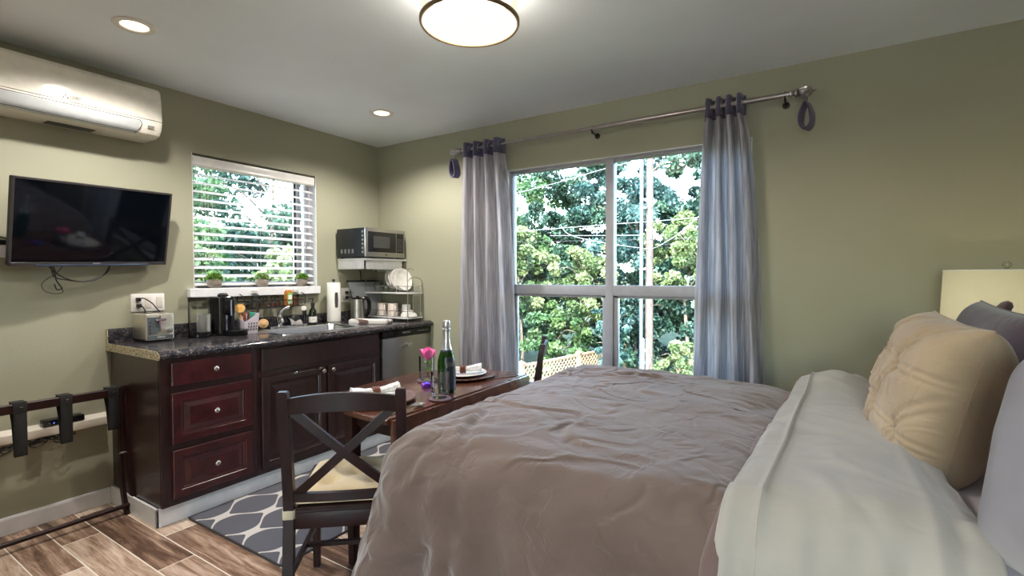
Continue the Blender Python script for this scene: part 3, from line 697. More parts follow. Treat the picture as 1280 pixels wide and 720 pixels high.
def plug(y, z, pts, label):
    r = thing('plug', label, 'plug', (.01, y, z)); bm = BM()
    box(bm, .0088, .03, y-.012, y+.012, z-.011, z+.011, .004); O('plug_body', bm, BLACKM, r)
    bm = BM(); tube(bm, spline([(.028, y, z)]+pts, 8), .0035, 8); O('cord', bm, CORD, r)
plug(1.315, 1.17, [(.05, 1.33, 1.178), (.05, 1.37, 1.15), (.03, 1.40, 1.12), (.012, 1.445, 1.06), (.012, 1.45, .98), (.035, 1.455, .935)], 'upper black plug in the triple wall plate, its cord running behind the toaster')
plug(1.318, 1.132, [(.045, 1.325, 1.128), (.045, 1.34, 1.10), (.012, 1.35, 1.09)], 'lower black plug in the triple wall plate')
plug(2.848, 1.168, [(.045, 2.87, 1.17), (.045, 2.90, 1.145), (.03, 2.905, 1.10), (.03, 2.91, .98), (.05, 2.91, .932)], 'upper black plug in the single wall plate, its cord curving to the kettle')
plug(2.848, 1.125, [(.042, 2.865, 1.125), (.042, 2.895, 1.118), (.03, 2.93, 1.05), (.03, 2.95, .94)], 'lower black plug in the single wall plate')

# capsule coffee machine
cm = thing('coffee_machine', 'black capsule coffee machine with a clear water tank left of the sink', 'coffee machine', (.17, 1.68, CT))
bm = BM(); lathe(bm, [(.062, .03), (.064, .035), (.064, .245), (.062, .25)], (.165, 1.590, CT), n=32, cap1=False); O('water_tank', bm, SMOKE, cm)
bm = BM(); lathe(bm, [(.066, .246), (.066, .254), (.0, .256)], (.165, 1.590, CT), n=32); lathe(bm, [(.068, .004), (.068, .014), (.064, .03), (.0, .031)], (.165, 1.59, CT), n=32, cap0=True); O('tank_base', bm, SMOKE if False else BLACKP, cm)
bm = BM(); lathe(bm, [(.035, .035), (.038, .037), (.038, .145), (.034, .145)], (.19, 1.60, CT), n=24, cap1=False); O('inner_cup', bm, m_shade('frosted_tumbler', lin(226, 228, 228), .4, .35), cm)
bm = BM(); loft(bm, [rrect(.15, 1.73, .16, .13, .05, CT+.012), rrect(.15, 1.73, .16, .13, .05, CT+.245), rrect(.15, 1.73, .15, .12, .045, CT+.252)]); O('body', bm, BLACKP, cm)
bm = BM(); lathe(bm, [(.03, .252), (.032, .262), (.022, .272), (.0, .274)], (.16, 1.735, CT), n=24); O('lid_knob', bm, BLACKM, cm)
bm = BM(); box(bm, .226, .25, 1.70, 1.765, CT+.14, CT+.235, .008); O('brew_head', bm, BLACKP, cm)
bm = BM(); box(bm, .25, .252, 1.735, 1.745, CT+.13, CT+.23); box(bm, .2305, .232, 1.715, 1.725, CT+.02, CT+.13);  O('chrome_trim', bm, CHROME, cm)
bm = BM(); lathe(bm, [(.068, .001), (.07, .006), (.07, .034), (.066, .038), (.0, .038)], (.255, 1.765, CT), n=32); O('drip_tray', bm, BLACKP, cm)
# plastic basket
LIL = simple('lilac_white_plastic', lin(214, 204, 216), .4)
pb = thing('plastic_basket', 'lilac plastic caddy with packets standing between coffee machine and sink', 'basket', (.22, 1.87, CT))
def open_box(loops, th=.004):
    bm = BM(); loft(bm, loops, True, False); return bm
c_ = (.215, 1.872)
bm = BM(); lo = [rrect(c_[0], c_[1], .085, .085, .012, CT+.001), rrect(c_[0], c_[1], .10, .11, .014, CT+.085), rrect(c_[0], c_[1], .094, .104, .012, CT+.085), rrect(c_[0], c_[1], .08, .08, .01, CT+.006)]
for l_ in (1, 2):
    for p in lo[l_]:
        if p.x < c_[0]-.03 or p.y > c_[1]+.03: p.z += .05 if p.y > c_[1]+.03 else .02
loft(bm, lo); O('basket', bm, LIL, pb)
bm = BM()
for k in range(4):
    for j in range(3):
        a = c_[1]-.027+k*.018; box(bm, c_[0]+.0455+.0035*j, c_[0]+.0468+.0035*j, a-.003, a+.003, CT+.022+j*.02, CT+.034+j*.02)
O('slot_hole', bm, BLACKM, pb)
tag(O('tea_packet', (lambda b: (cbox(b, (.222, 1.885, CT+.105), (.006, .05, .07), .001, Matrix.Rotation(R(10), 4, 'Y')), b)[1])(BM()), simple('teal_green_packet', lin(70, 160, 140), .45)), 'green and white tea packet standing in the lilac caddy', 'packet')
for k, (y, x, c) in enumerate(((1.842, .22, lin(120, 60, 40)), (1.855, .205, lin(150, 90, 60)), (1.862, .23, lin(90, 40, 34)))):
    b = BM(); cbox(b, (x, y, CT+.10), (.006, .014, .08), .001, Matrix.Rotation(R(8-6*k), 4, 'X'))
    tag(O('sugar_stick', b, simple('brown_packet', c, .5)), 'narrow brown sachet standing in the lilac caddy', 'sachet', 'brown sachets in the lilac caddy')
b = BM(); ax = Vector((.85, -.45, .2)).normalized(); lathe(b, [(.028, 0), (.031, .003), (.031, .009), (.028, .012)], (.175, 1.838, CT+.165), ax, 24)
lathe(b, [(.006, -.16), (.007, 0)], (.178, 1.842, CT+.168), (0.05, .05, 1), 8)
tag(O('wooden_scrubber', b, simple('honey_wood', lin(222, 174, 96), .5, var=.25, vs=60)), 'round honey-coloured scrubber standing up behind the coffee machine', 'scrubber')
b = BM(); lathe(b, [(.02, .001), (.02, .15), (.012, .165), (.012, .18), (.016, .182), (.016, .19)], (.10, 1.905, CT), n=16)
tag(O('spray_bottle', b, simple('dark_grey_bottle', lin(60, 62, 66), .3)), 'dark grey bottle standing against the wall behind the lilac caddy', 'bottle')

# wire spice shelf under the sill
sh = thing('spice_shelf', 'black wrought wire spice shelf hung under the window sill', 'spice rack', (.05, 2.15, 1.08))
bm = BM(); y0, y1, x0, x1, zb = 1.915, 2.385, .006, .095, 1.082
for z in (zb, zb+.048):
    tube(bm, [(x0, y0, z), (x1, y0, z), (x1, y1, z), (x0, y1, z)], .0028, 6, closed=True)
n = 30
for k in range(n+1):
    y = y0+(y1-y0)*k/n; tube(bm, [(x0, y, zb), (x1, y, zb)], .0014, 4)
O('basket_frame', bm, BLACKI, sh)
bm = BM()
for k in range(16):
    yc = y0+.015+(y1-y0-.03)*k/15; lo = [(x1, yc+.012*math.cos(a), zb+.024+.018*math.sin(a)) for a in [i*PI/6 for i in range(12)]]; tube(bm, lo, .0013, 4, closed=True)
O('ring_front', bm, BLACKI, sh)
bm = BM()
tube(bm, spline([(x0, y0, zb+.045), (x0, y0+.005, zb+.085), (x0, y0+.06, zb+.098), (x0, 2.15, zb+.085), (x0, y1-.06, zb+.098), (x0, y1-.005, zb+.085), (x0, y1, zb+.045)], 8), .003, 6)
for s in (-1, 1):
    pts = [(x0, 2.15+s*(.004+.034*math.cos(a*1.0)*(1-a/9)+.034), zb+.062+.024*math.sin(a)*(1-a/10)) for a in [i*.45 for i in range(18)]]
    tube(bm, pts, .0028, 6)
    pts = [(x1, s*-1*0+(y1 if s > 0 else y0), zb+.03+.0*a) for a in (0,)]
    tube(bm, spline([(x0, (y1 if s > 0 else y0), zb+.09), (.05, (y1 if s > 0 else y0)+s*.006, zb+.10), (x1, (y1 if s > 0 else y0)+s*.004, zb+.07), (x1, (y1 if s > 0 else y0), zb)], 6), .0026, 6)
O('scroll_back', bm, BLACKI, sh)
JG = m_realglass('jar_glass', (.85, .88, .88, 1))
def jar(y, x, r, h, fill, label, cap=WHITEP, fillh=.7):
    t = thing('spice_jar', label, 'jar', (x, y, zb+.002), 0, 'jars on the spice shelf')
    b = BM(); lathe(b, [(r*.9, .001), (r, .004), (r, h*.72), (r*.7, h*.8), (r*.7, h*.84)], (x, y, zb+.002), n=16, cap1=False); O('jar_body', b, JG, t)
    b = BM(); lathe(b, [(r*.92, .003), (r*.92, h*.72*fillh)], (x, y, zb+.002), n=16); O('spice', b, fill, t)
    b = BM(); lathe(b, [(r*.8, h*.82), (r*.84, h*.84), (r*.84, h), (r*.7, h*1.01)], (x, y, zb+.002), n=16); O('cap', b, cap, t)
SP = lambda n, *c: simple(n, lin(*c), .7, bump=.5, bs=600)
jar(2.015, .055, .024, .125, SP('pepper', 110, 100, 92), 'clear jar with white cap, first on the spice shelf by the coffee machine', fillh=.5)
jar(2.33, .055, .025, .125, SP('paprika', 150, 66, 50), 'jar of red spice with white cap at the far end of the spice shelf')
for k, (y, c) in enumerate(((1.965, (70, 60, 50)), (2.06, (140, 96, 70)), (2.09, (150, 110, 80)), (2.15, (150, 60, 50)), (2.19, (160, 70, 50)))):
    jar(y, .05, .018, .048, SP('ground_spice', *c), ('low jar of dark pepper', 'low jar of tan spice by the tall clear jar', 'low jar of sand-coloured spice', 'low jar of red spice', 'low jar of orange-red spice by the green box')[k]+' on the spice shelf', cap=BLACKM)
st = thing('spice_bottle', 'square amber bottle with green and white label on the spice shelf', 'bottle', (.055, 2.27, zb))
b = BM(); loft(b, [rrect(.055, 2.272, .045, .05, .008, zb+.003), rrect(.055, 2.272, .045, .05, .008, zb+.108), rrect(.055, 2.272, .03, .034, .01, zb+.122)]); O('bottle', b, simple('amber_orange_plastic', lin(176, 110, 50), .25), st)
b = BM(); box(b, .0778, .079, 2.252, 2.292, zb+.012, zb+.10); lb = O('label', b, simple('lime_green_label', lin(130, 186, 84), .5), st)
b = BM(); box(b, .079, .0796, 2.258, 2.286, zb+.045, zb+.085); box(b, .079, .0796, 2.256, 2.288, zb+.016, zb+.034); O('label_panel', b, PAPER, lb)

# potted plants on the sill
STONE = simple('speckled_stone_pot', lin(140, 130, 120), .8, var=.15, vs=60, bump=.3, bs=150)
def leafmat(name, c1, c2, c3, tl=.35):
    t = NT(name); v = t.coord(); n = t.noise(v, 60, 2); at = t.n('ShaderNodeAttribute', attribute_name='tone')
    f = t.math('ADD', t.math('MULTIPLY', n, .35), t.math('MULTIPLY', at.outputs['Fac'], .65))
    c = t.ramp(f, [(.2, c1), (.5, c2), (.8, c3)])
    d = t.n('ShaderNodeBsdfPrincipled'); t.l(c, d.inputs['Base Color']); d.inputs['Roughness'].default_value = .45
    q = t.n('ShaderNodeBsdfTranslucent'); t.l(c, q.inputs[0]); mx = t.n('ShaderNodeMixShader'); mx.inputs[0].default_value = tl
    t.l(d.outputs[0], mx.inputs[1]); t.l(q.outputs[0], mx.inputs[2]); t.l(mx.outputs[0], t.out.inputs[0]); return t.m
def leaves(name, P, N, L, Wd, mat, parent=None, tone=None, fold=.15):
    """many leaves as one mesh: P centres, N growth directions, L lengths"""
    n = len(P); A = RNG.normal(size=(n, 3)); S = np.cross(N, A); S /= np.linalg.norm(S, axis=1)[:, None]+1e-9
    U = np.cross(S, N); L = L[:, None]; Wv = Wd if np.isscalar(Wd) else Wd[:, None]
    v = np.empty((n, 6, 3)); v[:, 0] = P-N*L*.5
    v[:, 1] = P-N*L*.12+S*L*Wv*.5+U*L*fold; v[:, 2] = P+N*L*.22+S*L*Wv*.42+U*L*fold
    v[:, 3] = P+N*L*.5; v[:, 4] = P+N*L*.22-S*L*Wv*.42+U*L*fold; v[:, 5] = P-N*L*.12-S*L*Wv*.5+U*L*fold
    me = bpy.data.meshes.new(name); me.vertices.add(n*6); me.vertices.foreach_set('co', v.reshape(-1))
    idx = np.arange(n)[:, None]*6+np.array([0, 1, 2, 3, 0, 3, 4, 5])[None]
    me.loops.add(n*8); me.loops.foreach_set('vertex_index', idx.reshape(-1).astype(np.int32))
    me.polygons.add(n*2); me.polygons.foreach_set('loop_start', np.arange(n*2, dtype=np.int32)*4); me.polygons.foreach_set('loop_total', np.full(n*2, 4, np.int32))
    me.update(); at = me.attributes.new('tone', 'FLOAT', 'FACE')
    tn = RNG.random(n) if tone is None else tone
    at.data.foreach_set('value', np.repeat(tn, 2).astype(np.float32))
    return OM(name, me, mat, parent, smooth=False)
LEAFB = leafmat('boxwood_leaf', lin(60, 100, 36), lin(110, 158, 60), lin(176, 208, 110))
LEAFP = leafmat('pale_boxwood_leaf', lin(90, 130, 70), lin(150, 186, 110), lin(206, 222, 170))
def plant(y, rp, label, mat, zz=1.228):
    t = thing('potted_plant', label, 'potted plant', (.0, y, zz), 0, 'little round plants on the window sill')
    x = -.003
    b = BM(); lathe(b, [(rp*.62, .001), (rp*.86, .012), (rp, .035), (rp*.93, .055), (rp*.86, .06), (rp*.8, .058), (rp*.78, .05), (0, .05)], (x, y, zz), n=24); O('pot', b, STONE, t)
    n = 800; d = RNG.normal(size=(n, 3)); d /= np.linalg.norm(d, axis=1)[:, None]; d[:, 2] = np.abs(d[:, 2])*1.0-.15
    rr = (RNG.random(n)**.4)*rp*1.12; P = np.array([x, y, zz+.068])+d*rr[:, None]*np.array([1, 1, .85])
    N = d+RNG.normal(size=(n, 3))*.5; N /= np.linalg.norm(N, axis=1)[:, None]
    leaves('foliage', P, N, RNG.uniform(.012, .02, n), .55, mat, t)
plant(1.765, .046, 'small bright green topiary in stone pot at the coffee machine end of the sill', LEAFB)
plant(2.10, .045, 'small pale variegated topiary in stone pot in the middle of the sill', LEAFP)
plant(2.43, .044, 'small mid-green topiary in stone pot at the microwave end of the sill', LEAFB)
for y, ln in ((1.66, -.03), (1.97, .05), (2.32, .05)):
    b = BM(); lathe(b, [(.012, 0), (.013, .012), (.006, .02)], (-.045, y, 1.228), n=12); box(b, -.05, -.04, y, y+ln+.03, 1.236, 1.244, .001)
    tag(O('window_latch', b, simple('brushed_grey_latch', lin(170, 168, 160), .4, .3)), 'small grey window latch on the sill behind the plants', 'latch', 'latches on the small window')

# microwave and shelf
ms = thing('wall_shelf', 'white wall shelf carrying the microwave in the corner', 'shelf', (.18, 2.98, 1.36))
bm = BM(); box(bm, .001, .36, 2.765, 3.222, 1.436, 1.454, .002); O('board', bm, TRIMW, ms)
bm = BM(); box(bm, .001, .335, 2.772, 2.784, 1.365, 1.436, .001); box(bm, .323, .335, 2.772, 3.2, 1.365, 1.436, .001); box(bm, .001, .335, 3.188, 3.2, 1.365, 1.436, .001); O('apron', bm, TRIMW, ms)
mw = thing('microwave', 'stainless and black microwave on the white shelf in the corner', 'microwave', (.2, 2.95, 1.454))
mx0, mx1, my0, my1, mz0, mz1 = .025, .36, 2.745, 3.175, 1.464, 1.70
bm = BM(); box(bm, mx0, mx1, my0, my1, mz0, mz1, .006); O('case', bm, simple('black_painted_steel', lin(40, 44, 50), .3, .4), mw)
bm = BM(); box(bm, mx1, mx1+.022, my0, my1, mz0, mz1, .004); fr = O('front_frame', bm, STEEL, mw)
bm = BM(); box(bm, mx1+.021, mx1+.0245, my0+.02, my0+.325, mz0+.04, mz1-.03, .001); dd = O('door_glass', bm, BLACKP, fr)
bm = BM(); box(bm, mx1+.0242, mx1+.0250, my0+.075, my0+.255, mz0+.075, mz1-.065); O('window_mesh', bm, simple('dim_grey_mesh', lin(60, 62, 62), .3), fr)
bm = BM(); box(bm, mx1+.021, mx1+.0245, my0+.335, my1-.015, mz0+.04, mz1-.03, .001); O('keypad', bm, BLACKP, fr)
bm = BM()
for r_ in range(7):
    for c in range(3): box(bm, mx1+.0244, mx1+.0249, my0+.345+c*.022, my0+.359+c*.022, mz0+.055+r_*.016, mz0+.063+r_*.016)
O('key', bm, simple('grey_key_print', lin(86, 86, 86), .5), fr)
bm = BM(); lathe(bm, [(.010, 0), (.010, .0015), (.008, .002)], (mx1+.0215, my0+.215, mz0+.022), (1, 0, 0), 20); O('badge', bm, simple('dark_badge', lin(70, 68, 66), .3), fr)
bm = BM()
for k in range(4): box(bm, mx0+.05+k*.045, mx0+.072+k*.045, my0-.001, my0+.001, mz0+.03, mz0+.065)
for k in range(6): box(bm, mx1-.03, mx1-.008, my0-.001, my0+.001, mz0+.03+k*.033, mz0+.047+k*.033)
O('vent', bm, simple('vent_dark', lin(120, 124, 126), .4), mw)
bm = BM()
for x in (mx0+.03, mx1-.03):
    for y in (my0+.03, my1-.03): lathe(bm, [(.01, -.0095), (.01, .001)], (x, y, mz0), n=12)
O('foot', bm, BLACKM, mw)
b = BM(); tube(b, spline([(.02, 2.99, 1.36), (.03, 2.99, 1.30), (.02, 3.0, 1.15), (.012, 3.0, 1.0), (.012, 3.0, .95)], 6), .004, 8); O('power_cord', b, CORD, mw)

# dish rack
WIRE = simple('chromed_wire', lin(196, 196, 194), .25, .9)
TRAY = simple('white_drip_tray', lin(214, 214, 216), .4)
dk = thing('dish_rack', 'two-tier chrome wire dish rack with white trays in the counter corner', 'dish rack', (.3, 3.12, CT))
rx0, rx1, ry0, ry1 = .045, .555, 3.03, 3.205
for x in (rx0, rx1):
    b = BM(); pts = [(x, ry0, CT+.001), (x, ry0, CT+.325)]+[(x, (ry0+ry1)/2-(ry1-ry0)/2*math.cos(a), CT+.325+.045*math.sin(a)) for a in [PI*i/10 for i in range(1, 10)]]+[(x, ry1, CT+.325), (x, ry1, CT+.001)]
    tube(b, pts, .0042, 8); O('end_frame', b, WIRE, dk)
for z in (CT+.035, CT+.245):
    b = BM(); box(b, rx0+.005, rx1+.01, ry0-.006, ry1, z-.014, z-.006, .002); box(b, rx0+.005, rx1+.01, ry0-.008, ry0-.003, z-.014, z+.0, .001); O('drip_tray', b, TRAY, dk)
    b = BM()
    for zz in (z, z+.05):
        tube(b, [(rx0, ry0, zz), (rx1, ry0, zz), (rx1, ry1, zz), (rx0, ry1, zz)], .0028, 6, closed=True)
    for k in range(14):
        x = rx0+(rx1-rx0)*(k+.5)/14; tube(b, [(x, ry0, z+.05), (x, ry0, z), (x, ry1, z), (x, ry1, z+.05)], .0014, 4)
    for k in range(1, 4):
        y = ry0+(ry1-ry0)*k/4; tube(b, [(rx0, y, z+.05), (rx0, y, z), (rx1, y, z), (rx1, y, z+.05)], .0014, 4)
    O('wire_basket', b, WIRE, dk)
b = BM()
for k in range(9): tube(b, [(rx1+.004, ry0+.06, CT+.08+k*.016), (rx1+.004, ry0+.15, CT+.08+k*.016)], .0018, 4)
tube(b, [(rx1+.004, ry0+.06, CT+.07), (rx1+.004, ry0+.06, CT+.22)], .002, 4); tube(b, [(rx1+.004, ry0+.15, CT+.07), (rx1+.004, ry0+.15, CT+.22)], .002, 4)
O('side_wire_holder', b, WIRE, dk)
b = BM(); tube(b, spline([(rx1, ry0, CT+.33), (rx1, ry0, CT+.42), (rx1-.0, ry0+.03, CT+.445), (rx1, ry0+.07, CT+.43)], 6), .0035, 6); O('hook', b, WIRE, dk)
def plate(cx_, cy_, cz_, r, tilt, label, grp, mat=None):
    t = BM(); ax = Vector((math.cos(tilt[0])*math.cos(tilt[1]), math.sin(tilt[0])*math.cos(tilt[1]), math.sin(tilt[1])))
    lathe(t, [(0, 0), (r*.6, 0), (r*.66, .003), (r*.97, .012), (r, .014), (r*.99, .017), (r*.66, .008), (r*.6, .005), (0, .005)], (cx_, cy_, cz_), ax, 40, False, False)
    return tag(O('dinner_plate', t, mat or CERAM), label, 'plate', grp)
for k in range(4):
    plate(.275+k*.042+(k > 2)*.012, 3.118, CT+.245+.105, .098-.012*(k < 2), (0, R(14)), ['white plate standing innermost in the top rack tier', 'white plate standing second from the wall in the top rack tier', 'white plate standing third from the wall in the top rack tier', 'white plate facing outward in front of the others in the rack'][k], 'plates standing in the dish rack')
MUG = simple('warm_white_mug_glaze', lin(222, 210, 200), .15)
def mug(x, y, z, label, s=1, mat=MUG, ha=-.5):
    t = thing('mug', label, 'mug', (x, y, z), 0, 'mugs upside down in the dish rack'); b = BM()
    lathe(b, [(.036*s, .1*s), (.039*s, .098*s), (.041*s, .06*s), (.043*s, .0), (.040*s, .0), (.038*s, .06*s), (.036*s, .094*s), (0, .094*s)], (x, y, z), n=28, cap0=True, cap1=False); O('cup', b, mat, t)
    b = BM(); c, s_ = math.cos(ha), math.sin(ha)
    tube(b, spline([(x+c*.038*s, y+s_*.038*s, z+.085*s), (x+c*.065*s, y+s_*.065*s, z+.075*s), (x+c*.072*s, y+s_*.072*s, z+.045*s), (x+c*.06*s, y+s_*.06*s, z+.022*s), (x+c*.040*s, y+s_*.040*s, z+.02*s)], 6), .006, 8); O('handle', b, mat, t)
mug(.195, 3.085, CT+.038, 'cream mug upside down in the lower rack, nearest the wall', 1.08)
mug(.325, 3.085, CT+.038, 'cream mug upside down in the lower rack, between mug and bowl', 1.08)
mug(.42, 3.155, CT+.038, 'pale mug at the back of the lower rack behind the bowl', .98, CERAM)
b = BM(); lathe(b, [(.03, .055), (.033, .055), (.05, .045), (.068, .02), (.072, 0), (.069, 0), (.06, .025), (.03, .05)], (.50, 3.10, CT+.038), n=32); tag(O('bowl', b, CERAM), 'white bowl upside down at the open end of the lower rack', 'bowl')
def wineglass(x, y, label):
    z = 1.352
    t = thing('wine_glass', label, 'glass', (x, y, z-.18), 0, 'wine glasses hung under the microwave shelf'); b = BM()
    lathe(b, [(.03, 0), (.03, -.003), (.004, -.008), (.0035, -.075), (.012, -.085), (.028, -.11), (.031, -.14), (.027, -.175)], (x, y, z+.001), n=20, cap1=False); O('bowl_and_stem', b, TUMB, t)
    b = BM(); tube(b, [(x-.028, y-.02, z+.012), (x-.028, y-.02, z-.006), (x-.028, y+.05, z-.006), (x-.028, y+.05, z+.012)], .002, 5); tube(b, [(x+.028, y-.02, z+.012), (x+.028, y-.02, z-.006), (x+.028, y+.05, z-.006), (x+.028, y+.05, z+.012)], .002, 5); O('hanger', b, WIRE, t)
wineglass(.20, 3.12, 'stemmed glass hanging upside down under the shelf above the mugs')
wineglass(.09, 3.13, 'stemmed glass hanging upside down under the shelf nearest the wall')
# ---------------------------------------------------------------- left wall: air conditioner, television, ledges, luggage rack
ac = thing('wall_air_conditioner', 'cream split air conditioner mounted high on the wall above the television', 'air conditioner', (.0, .94, 2.11))
ay0, ay1 = .47, 1.378
def acprof(s=1, dz=0):
    return [(.002, 2.398), (.15, 2.400), (.195, 2.392), (.213, 2.372), (.222, 2.32), (.228, 2.25), (.230, 2.203)]
upper = acprof()+[(.19, 2.203), (.002, 2.203)]
lower = [(.002, 2.201), (.19, 2.201), (.226, 2.201), (.228, 2.19), (.219, 2.155), (.195, 2.128), (.15, 2.115), (.002, 2.113)]
def endcap(bm, poly, y0, y1, r=.02):
    cxm = .1; czm = 2.27
    loops = []
    for y, s in ((y0, .93), (y0+.004, .975), (y0+.014, .995), (y0+r+.01, 1), (y1-r-.01, 1), (y1-.014, .995), (y1-.004, .975), (y1, .93)):
        loops.append([((p[0]-.002)*s+.002, y, czm+(p[1]-czm)*(1-(1-s)*.6)) for p in poly])
    loft(bm, loops)
bm = BM(); endcap(bm, upper, ay0, ay1); O('front_panel', bm, ACW, ac, ang=30)
bm = BM(); endcap(bm, lower, ay0, ay1); O('lower_housing', bm, ACW, ac, ang=30)
bm = BM(); box(bm, .10, .2, ay0+.02, ay1-.02, 2.199, 2.205); O('panel_gap', bm, GREYD, ac)
bm = BM(); extr(bm, [(.2265, 2.188), (.230, 2.184), (.221, 2.152), (.199, 2.127), (.172, 2.120), (.172, 2.124), (.196, 2.134), (.216, 2.157)], ay0+.03, 1.262, 'y'); O('air_vane', bm, ACG, ac)
bm = BM(); tube(bm, [(.2275, ay0+.03, 2.19), (.2285, 1.262, 2.19)], .0018, 5); tube(bm, spline([(.2285, 1.262, 2.19), (.226, 1.272, 2.17), (.212, 1.265, 2.143), (.19, 1.25, 2.122)], 5), .002, 5); tube(bm, [(.2, 1.262, 2.1265), (.2, ay0+.03, 2.1265)], .0022, 5); O('vane_seam', bm, GREYD, ac)
bm = BM(); cbox(bm, (.2225, 1.318, 2.163), (.004, .032, .017), 0, Matrix.Rotation(R(14), 4, 'Y')); O('display', bm, simple('grey_sensor_window', lin(136, 136, 130), .3), ac)
text('lettering', 'MITSUBISHI\nELECTRIC', .010, Mx((.2305, .975, 2.224)), simple('grey_logo_print', lin(120, 116, 110), .5), ac)
bm = BM()
for a, b_ in ((0, .0075), (-.0088, -.0062), (.0088, -.0062)):
    y, z = .938+a, 2.2245+b_; vs = [bm.verts.new(p) for p in ((.2312, y, z+.007), (.2312, y+.0046, z), (.2312, y, z-.007), (.2312, y-.0046, z))]; bm.faces.new(vs)
r_ = bmesh.ops.extrude_face_region(bm, geom=list(bm.faces)); bmesh.ops.translate(bm, vec=(-.003, 0, 0), verts=[v for v in r_['geom'] if isinstance(v, bmesh.types.BMVert)])
O('three_diamond_emblem', bm, simple('grey_emblem_print', lin(110, 104, 100), .5), ac, smooth=False)
bm = BM(); box(bm, .03, .10, .9, 1.1, 2.1105, 2.1135); O('bottom_vent', bm, GREYD, ac)

# television: tilted and slightly swivelled on its bracket
tv = thing('television', 'black flat television tilted on the wall under the air conditioner', 'television', (.166, 1.084, 1.36))
TM = Matrix.Translation((.1656, 1.0844, 1.5829)) @ Matrix.Rotation(.1497, 4, 'Z') @ Matrix.Rotation(.2203, 4, 'Y') @ Matrix.Rotation(.0289, 4, 'X')
TW, TH = .73, .435
def tvbox(x0, x1, y0, y1, z0, z1, bev=0): b = BM(); box(b, x0, x1, y0, y1, z0, z1, bev, 2, TM); return b
O('case', tvbox(-.03, 0, -TW/2, TW/2, -TH/2, TH/2, .006), BLACKM, tv)
O('rear_housing', tvbox(-.06, -.03, -TW*.3, TW*.3, -TH*.4, TH*.25, .012), BLACKM, tv)
b = BM()
BZ = simple('graphite_bezel', lin(52, 48, 50), .3)
for q in ((-TW/2, TW/2, TH/2-.010, TH/2), (-TW/2, TW/2, -TH/2, -TH/2+.018), (-TW/2, -TW/2+.011, -TH/2, TH/2), (TW/2-.011, TW/2, -TH/2, TH/2)): box(b, -.002, .004, q[0], q[1], q[2], q[3], .0012, 1, TM)
O('bezel', b, BZ, tv)
O('screen', tvbox(-.001, .0012, -TW/2+.01, TW/2-.01, -TH/2+.016, TH/2-.009), SCREEN, tv)
b = BM(); box(b, -.012, .008, -TW*.36, TW*.36, -TH/2-.004, -TH/2+.008, .002, 2, TM); O('chin_bar', b, simple('blue_grey_chin', lin(86, 96, 116), .25, .6), tv)
text('lettering', 'SONY', .013, TM @ Mx((.0048, .0, -TH/2+.0095)), simple('silver_logo', lin(190, 190, 196), .3), tv)
b = BM(); box(b, .001, .02, .93, 1.2, 1.48, 1.70, .002); beam(b, (.02, 1.08, 1.62), (.11, 1.08, 1.60), .04, .05); O('wall_bracket', b, BLACKM, tv)
def cable(pts, label, r=.0032, name='cable', grp='cables by the television'):
    b = BM(); tube(b, spline(pts, 8), r, 7); return tag(O(name, b, CORD), label, 'cable', grp)
cable([(.10, .905, 1.372), (.09, .93, 1.32), (.09, 1.0, 1.285), (.09, 1.08, 1.288), (.09, 1.14, 1.33), (.10, 1.155, 1.385)], 'thick black cable looping low beneath the television')
cable([(.10, .90, 1.372), (.085, .915, 1.31), (.085, .96, 1.292), (.085, 1.04, 1.282), (.085, 1.12, 1.31), (.095, 1.155, 1.375)], 'second black cable following the loop beneath the television')
cable([(.10, .885, 1.372), (.07, .92, 1.33), (.06, .93, 1.29), (.05, .945, 1.265), (.05, .955, 1.245), (.05, .935, 1.24), (.05, .925, 1.27)], 'black cable bunched and knotted beneath the television')
cable([(.10, .955, 1.375), (.06, .93, 1.325), (.05, .90, 1.30), (.05, .875, 1.27), (.05, .885, 1.235), (.05, .925, 1.218), (.05, .958, 1.225), (.05, .95, 1.255)], 'thin black cable hanging in an open ring beneath the television', .0018)
# ledges (white painted rails fixed to the wall)
b = BM(); box(b, .001, .05, YB+.02, .80, 1.405, 1.466, .003); tag(O('wall_ledge', b, TRIMW), 'white wall ledge running behind the television edge', 'ledge')
pa = thing('power_adapter', 'black power adapter with leads on the upper ledge by the television', 'adapter', (.03, .72, 1.466))
b = BM(); box(b, .012, .045, .71, .75, 1.467, 1.492, .004); O('adapter_body', b, BLACKM, pa)
b = BM(); tube(b, spline([(.03, .71, 1.48), (.03, .66, 1.475), (.03, .6, 1.482), (.03, .5, 1.47)], 6), .003, 6); tube(b, spline([(.035, .75, 1.50), (.03, .70, 1.515), (.03, .64, 1.535), (.03, .5, 1.54)], 6), .003, 6); O('lead', b, CORD, pa)
b = BM(); extr(b, [(.001, .472), (.062, .472), (.064, .476), (.064, .514), (.06, .518), (.03, .519), (.001, .530)], YB+.02, 1.150, 'y'); tag(O('wall_ledge', b, simple('chalky_white_wood', lin(222, 214, 200), .55, var=.05)), 'long white wooden wall ledge low on the wall behind the luggage rack', 'ledge')
sb = thing('streaming_box', 'small black set-top box lying on the low wall ledge', 'set-top box', (.04, .95, .52))
b = BM(); box(b, .008, .066, .862, 1.035, .521, .553, .006); O('case', b, BLACKP, sb)
b = BM(); lathe(b, [(.0035, 0), (.0035, .001), (.0, .001)], (.0658, .905, .536), (1, 0, 0), 12); O('indicator', b, emis('blue_led', (.08, .2, 1, 1), 1.2), sb)
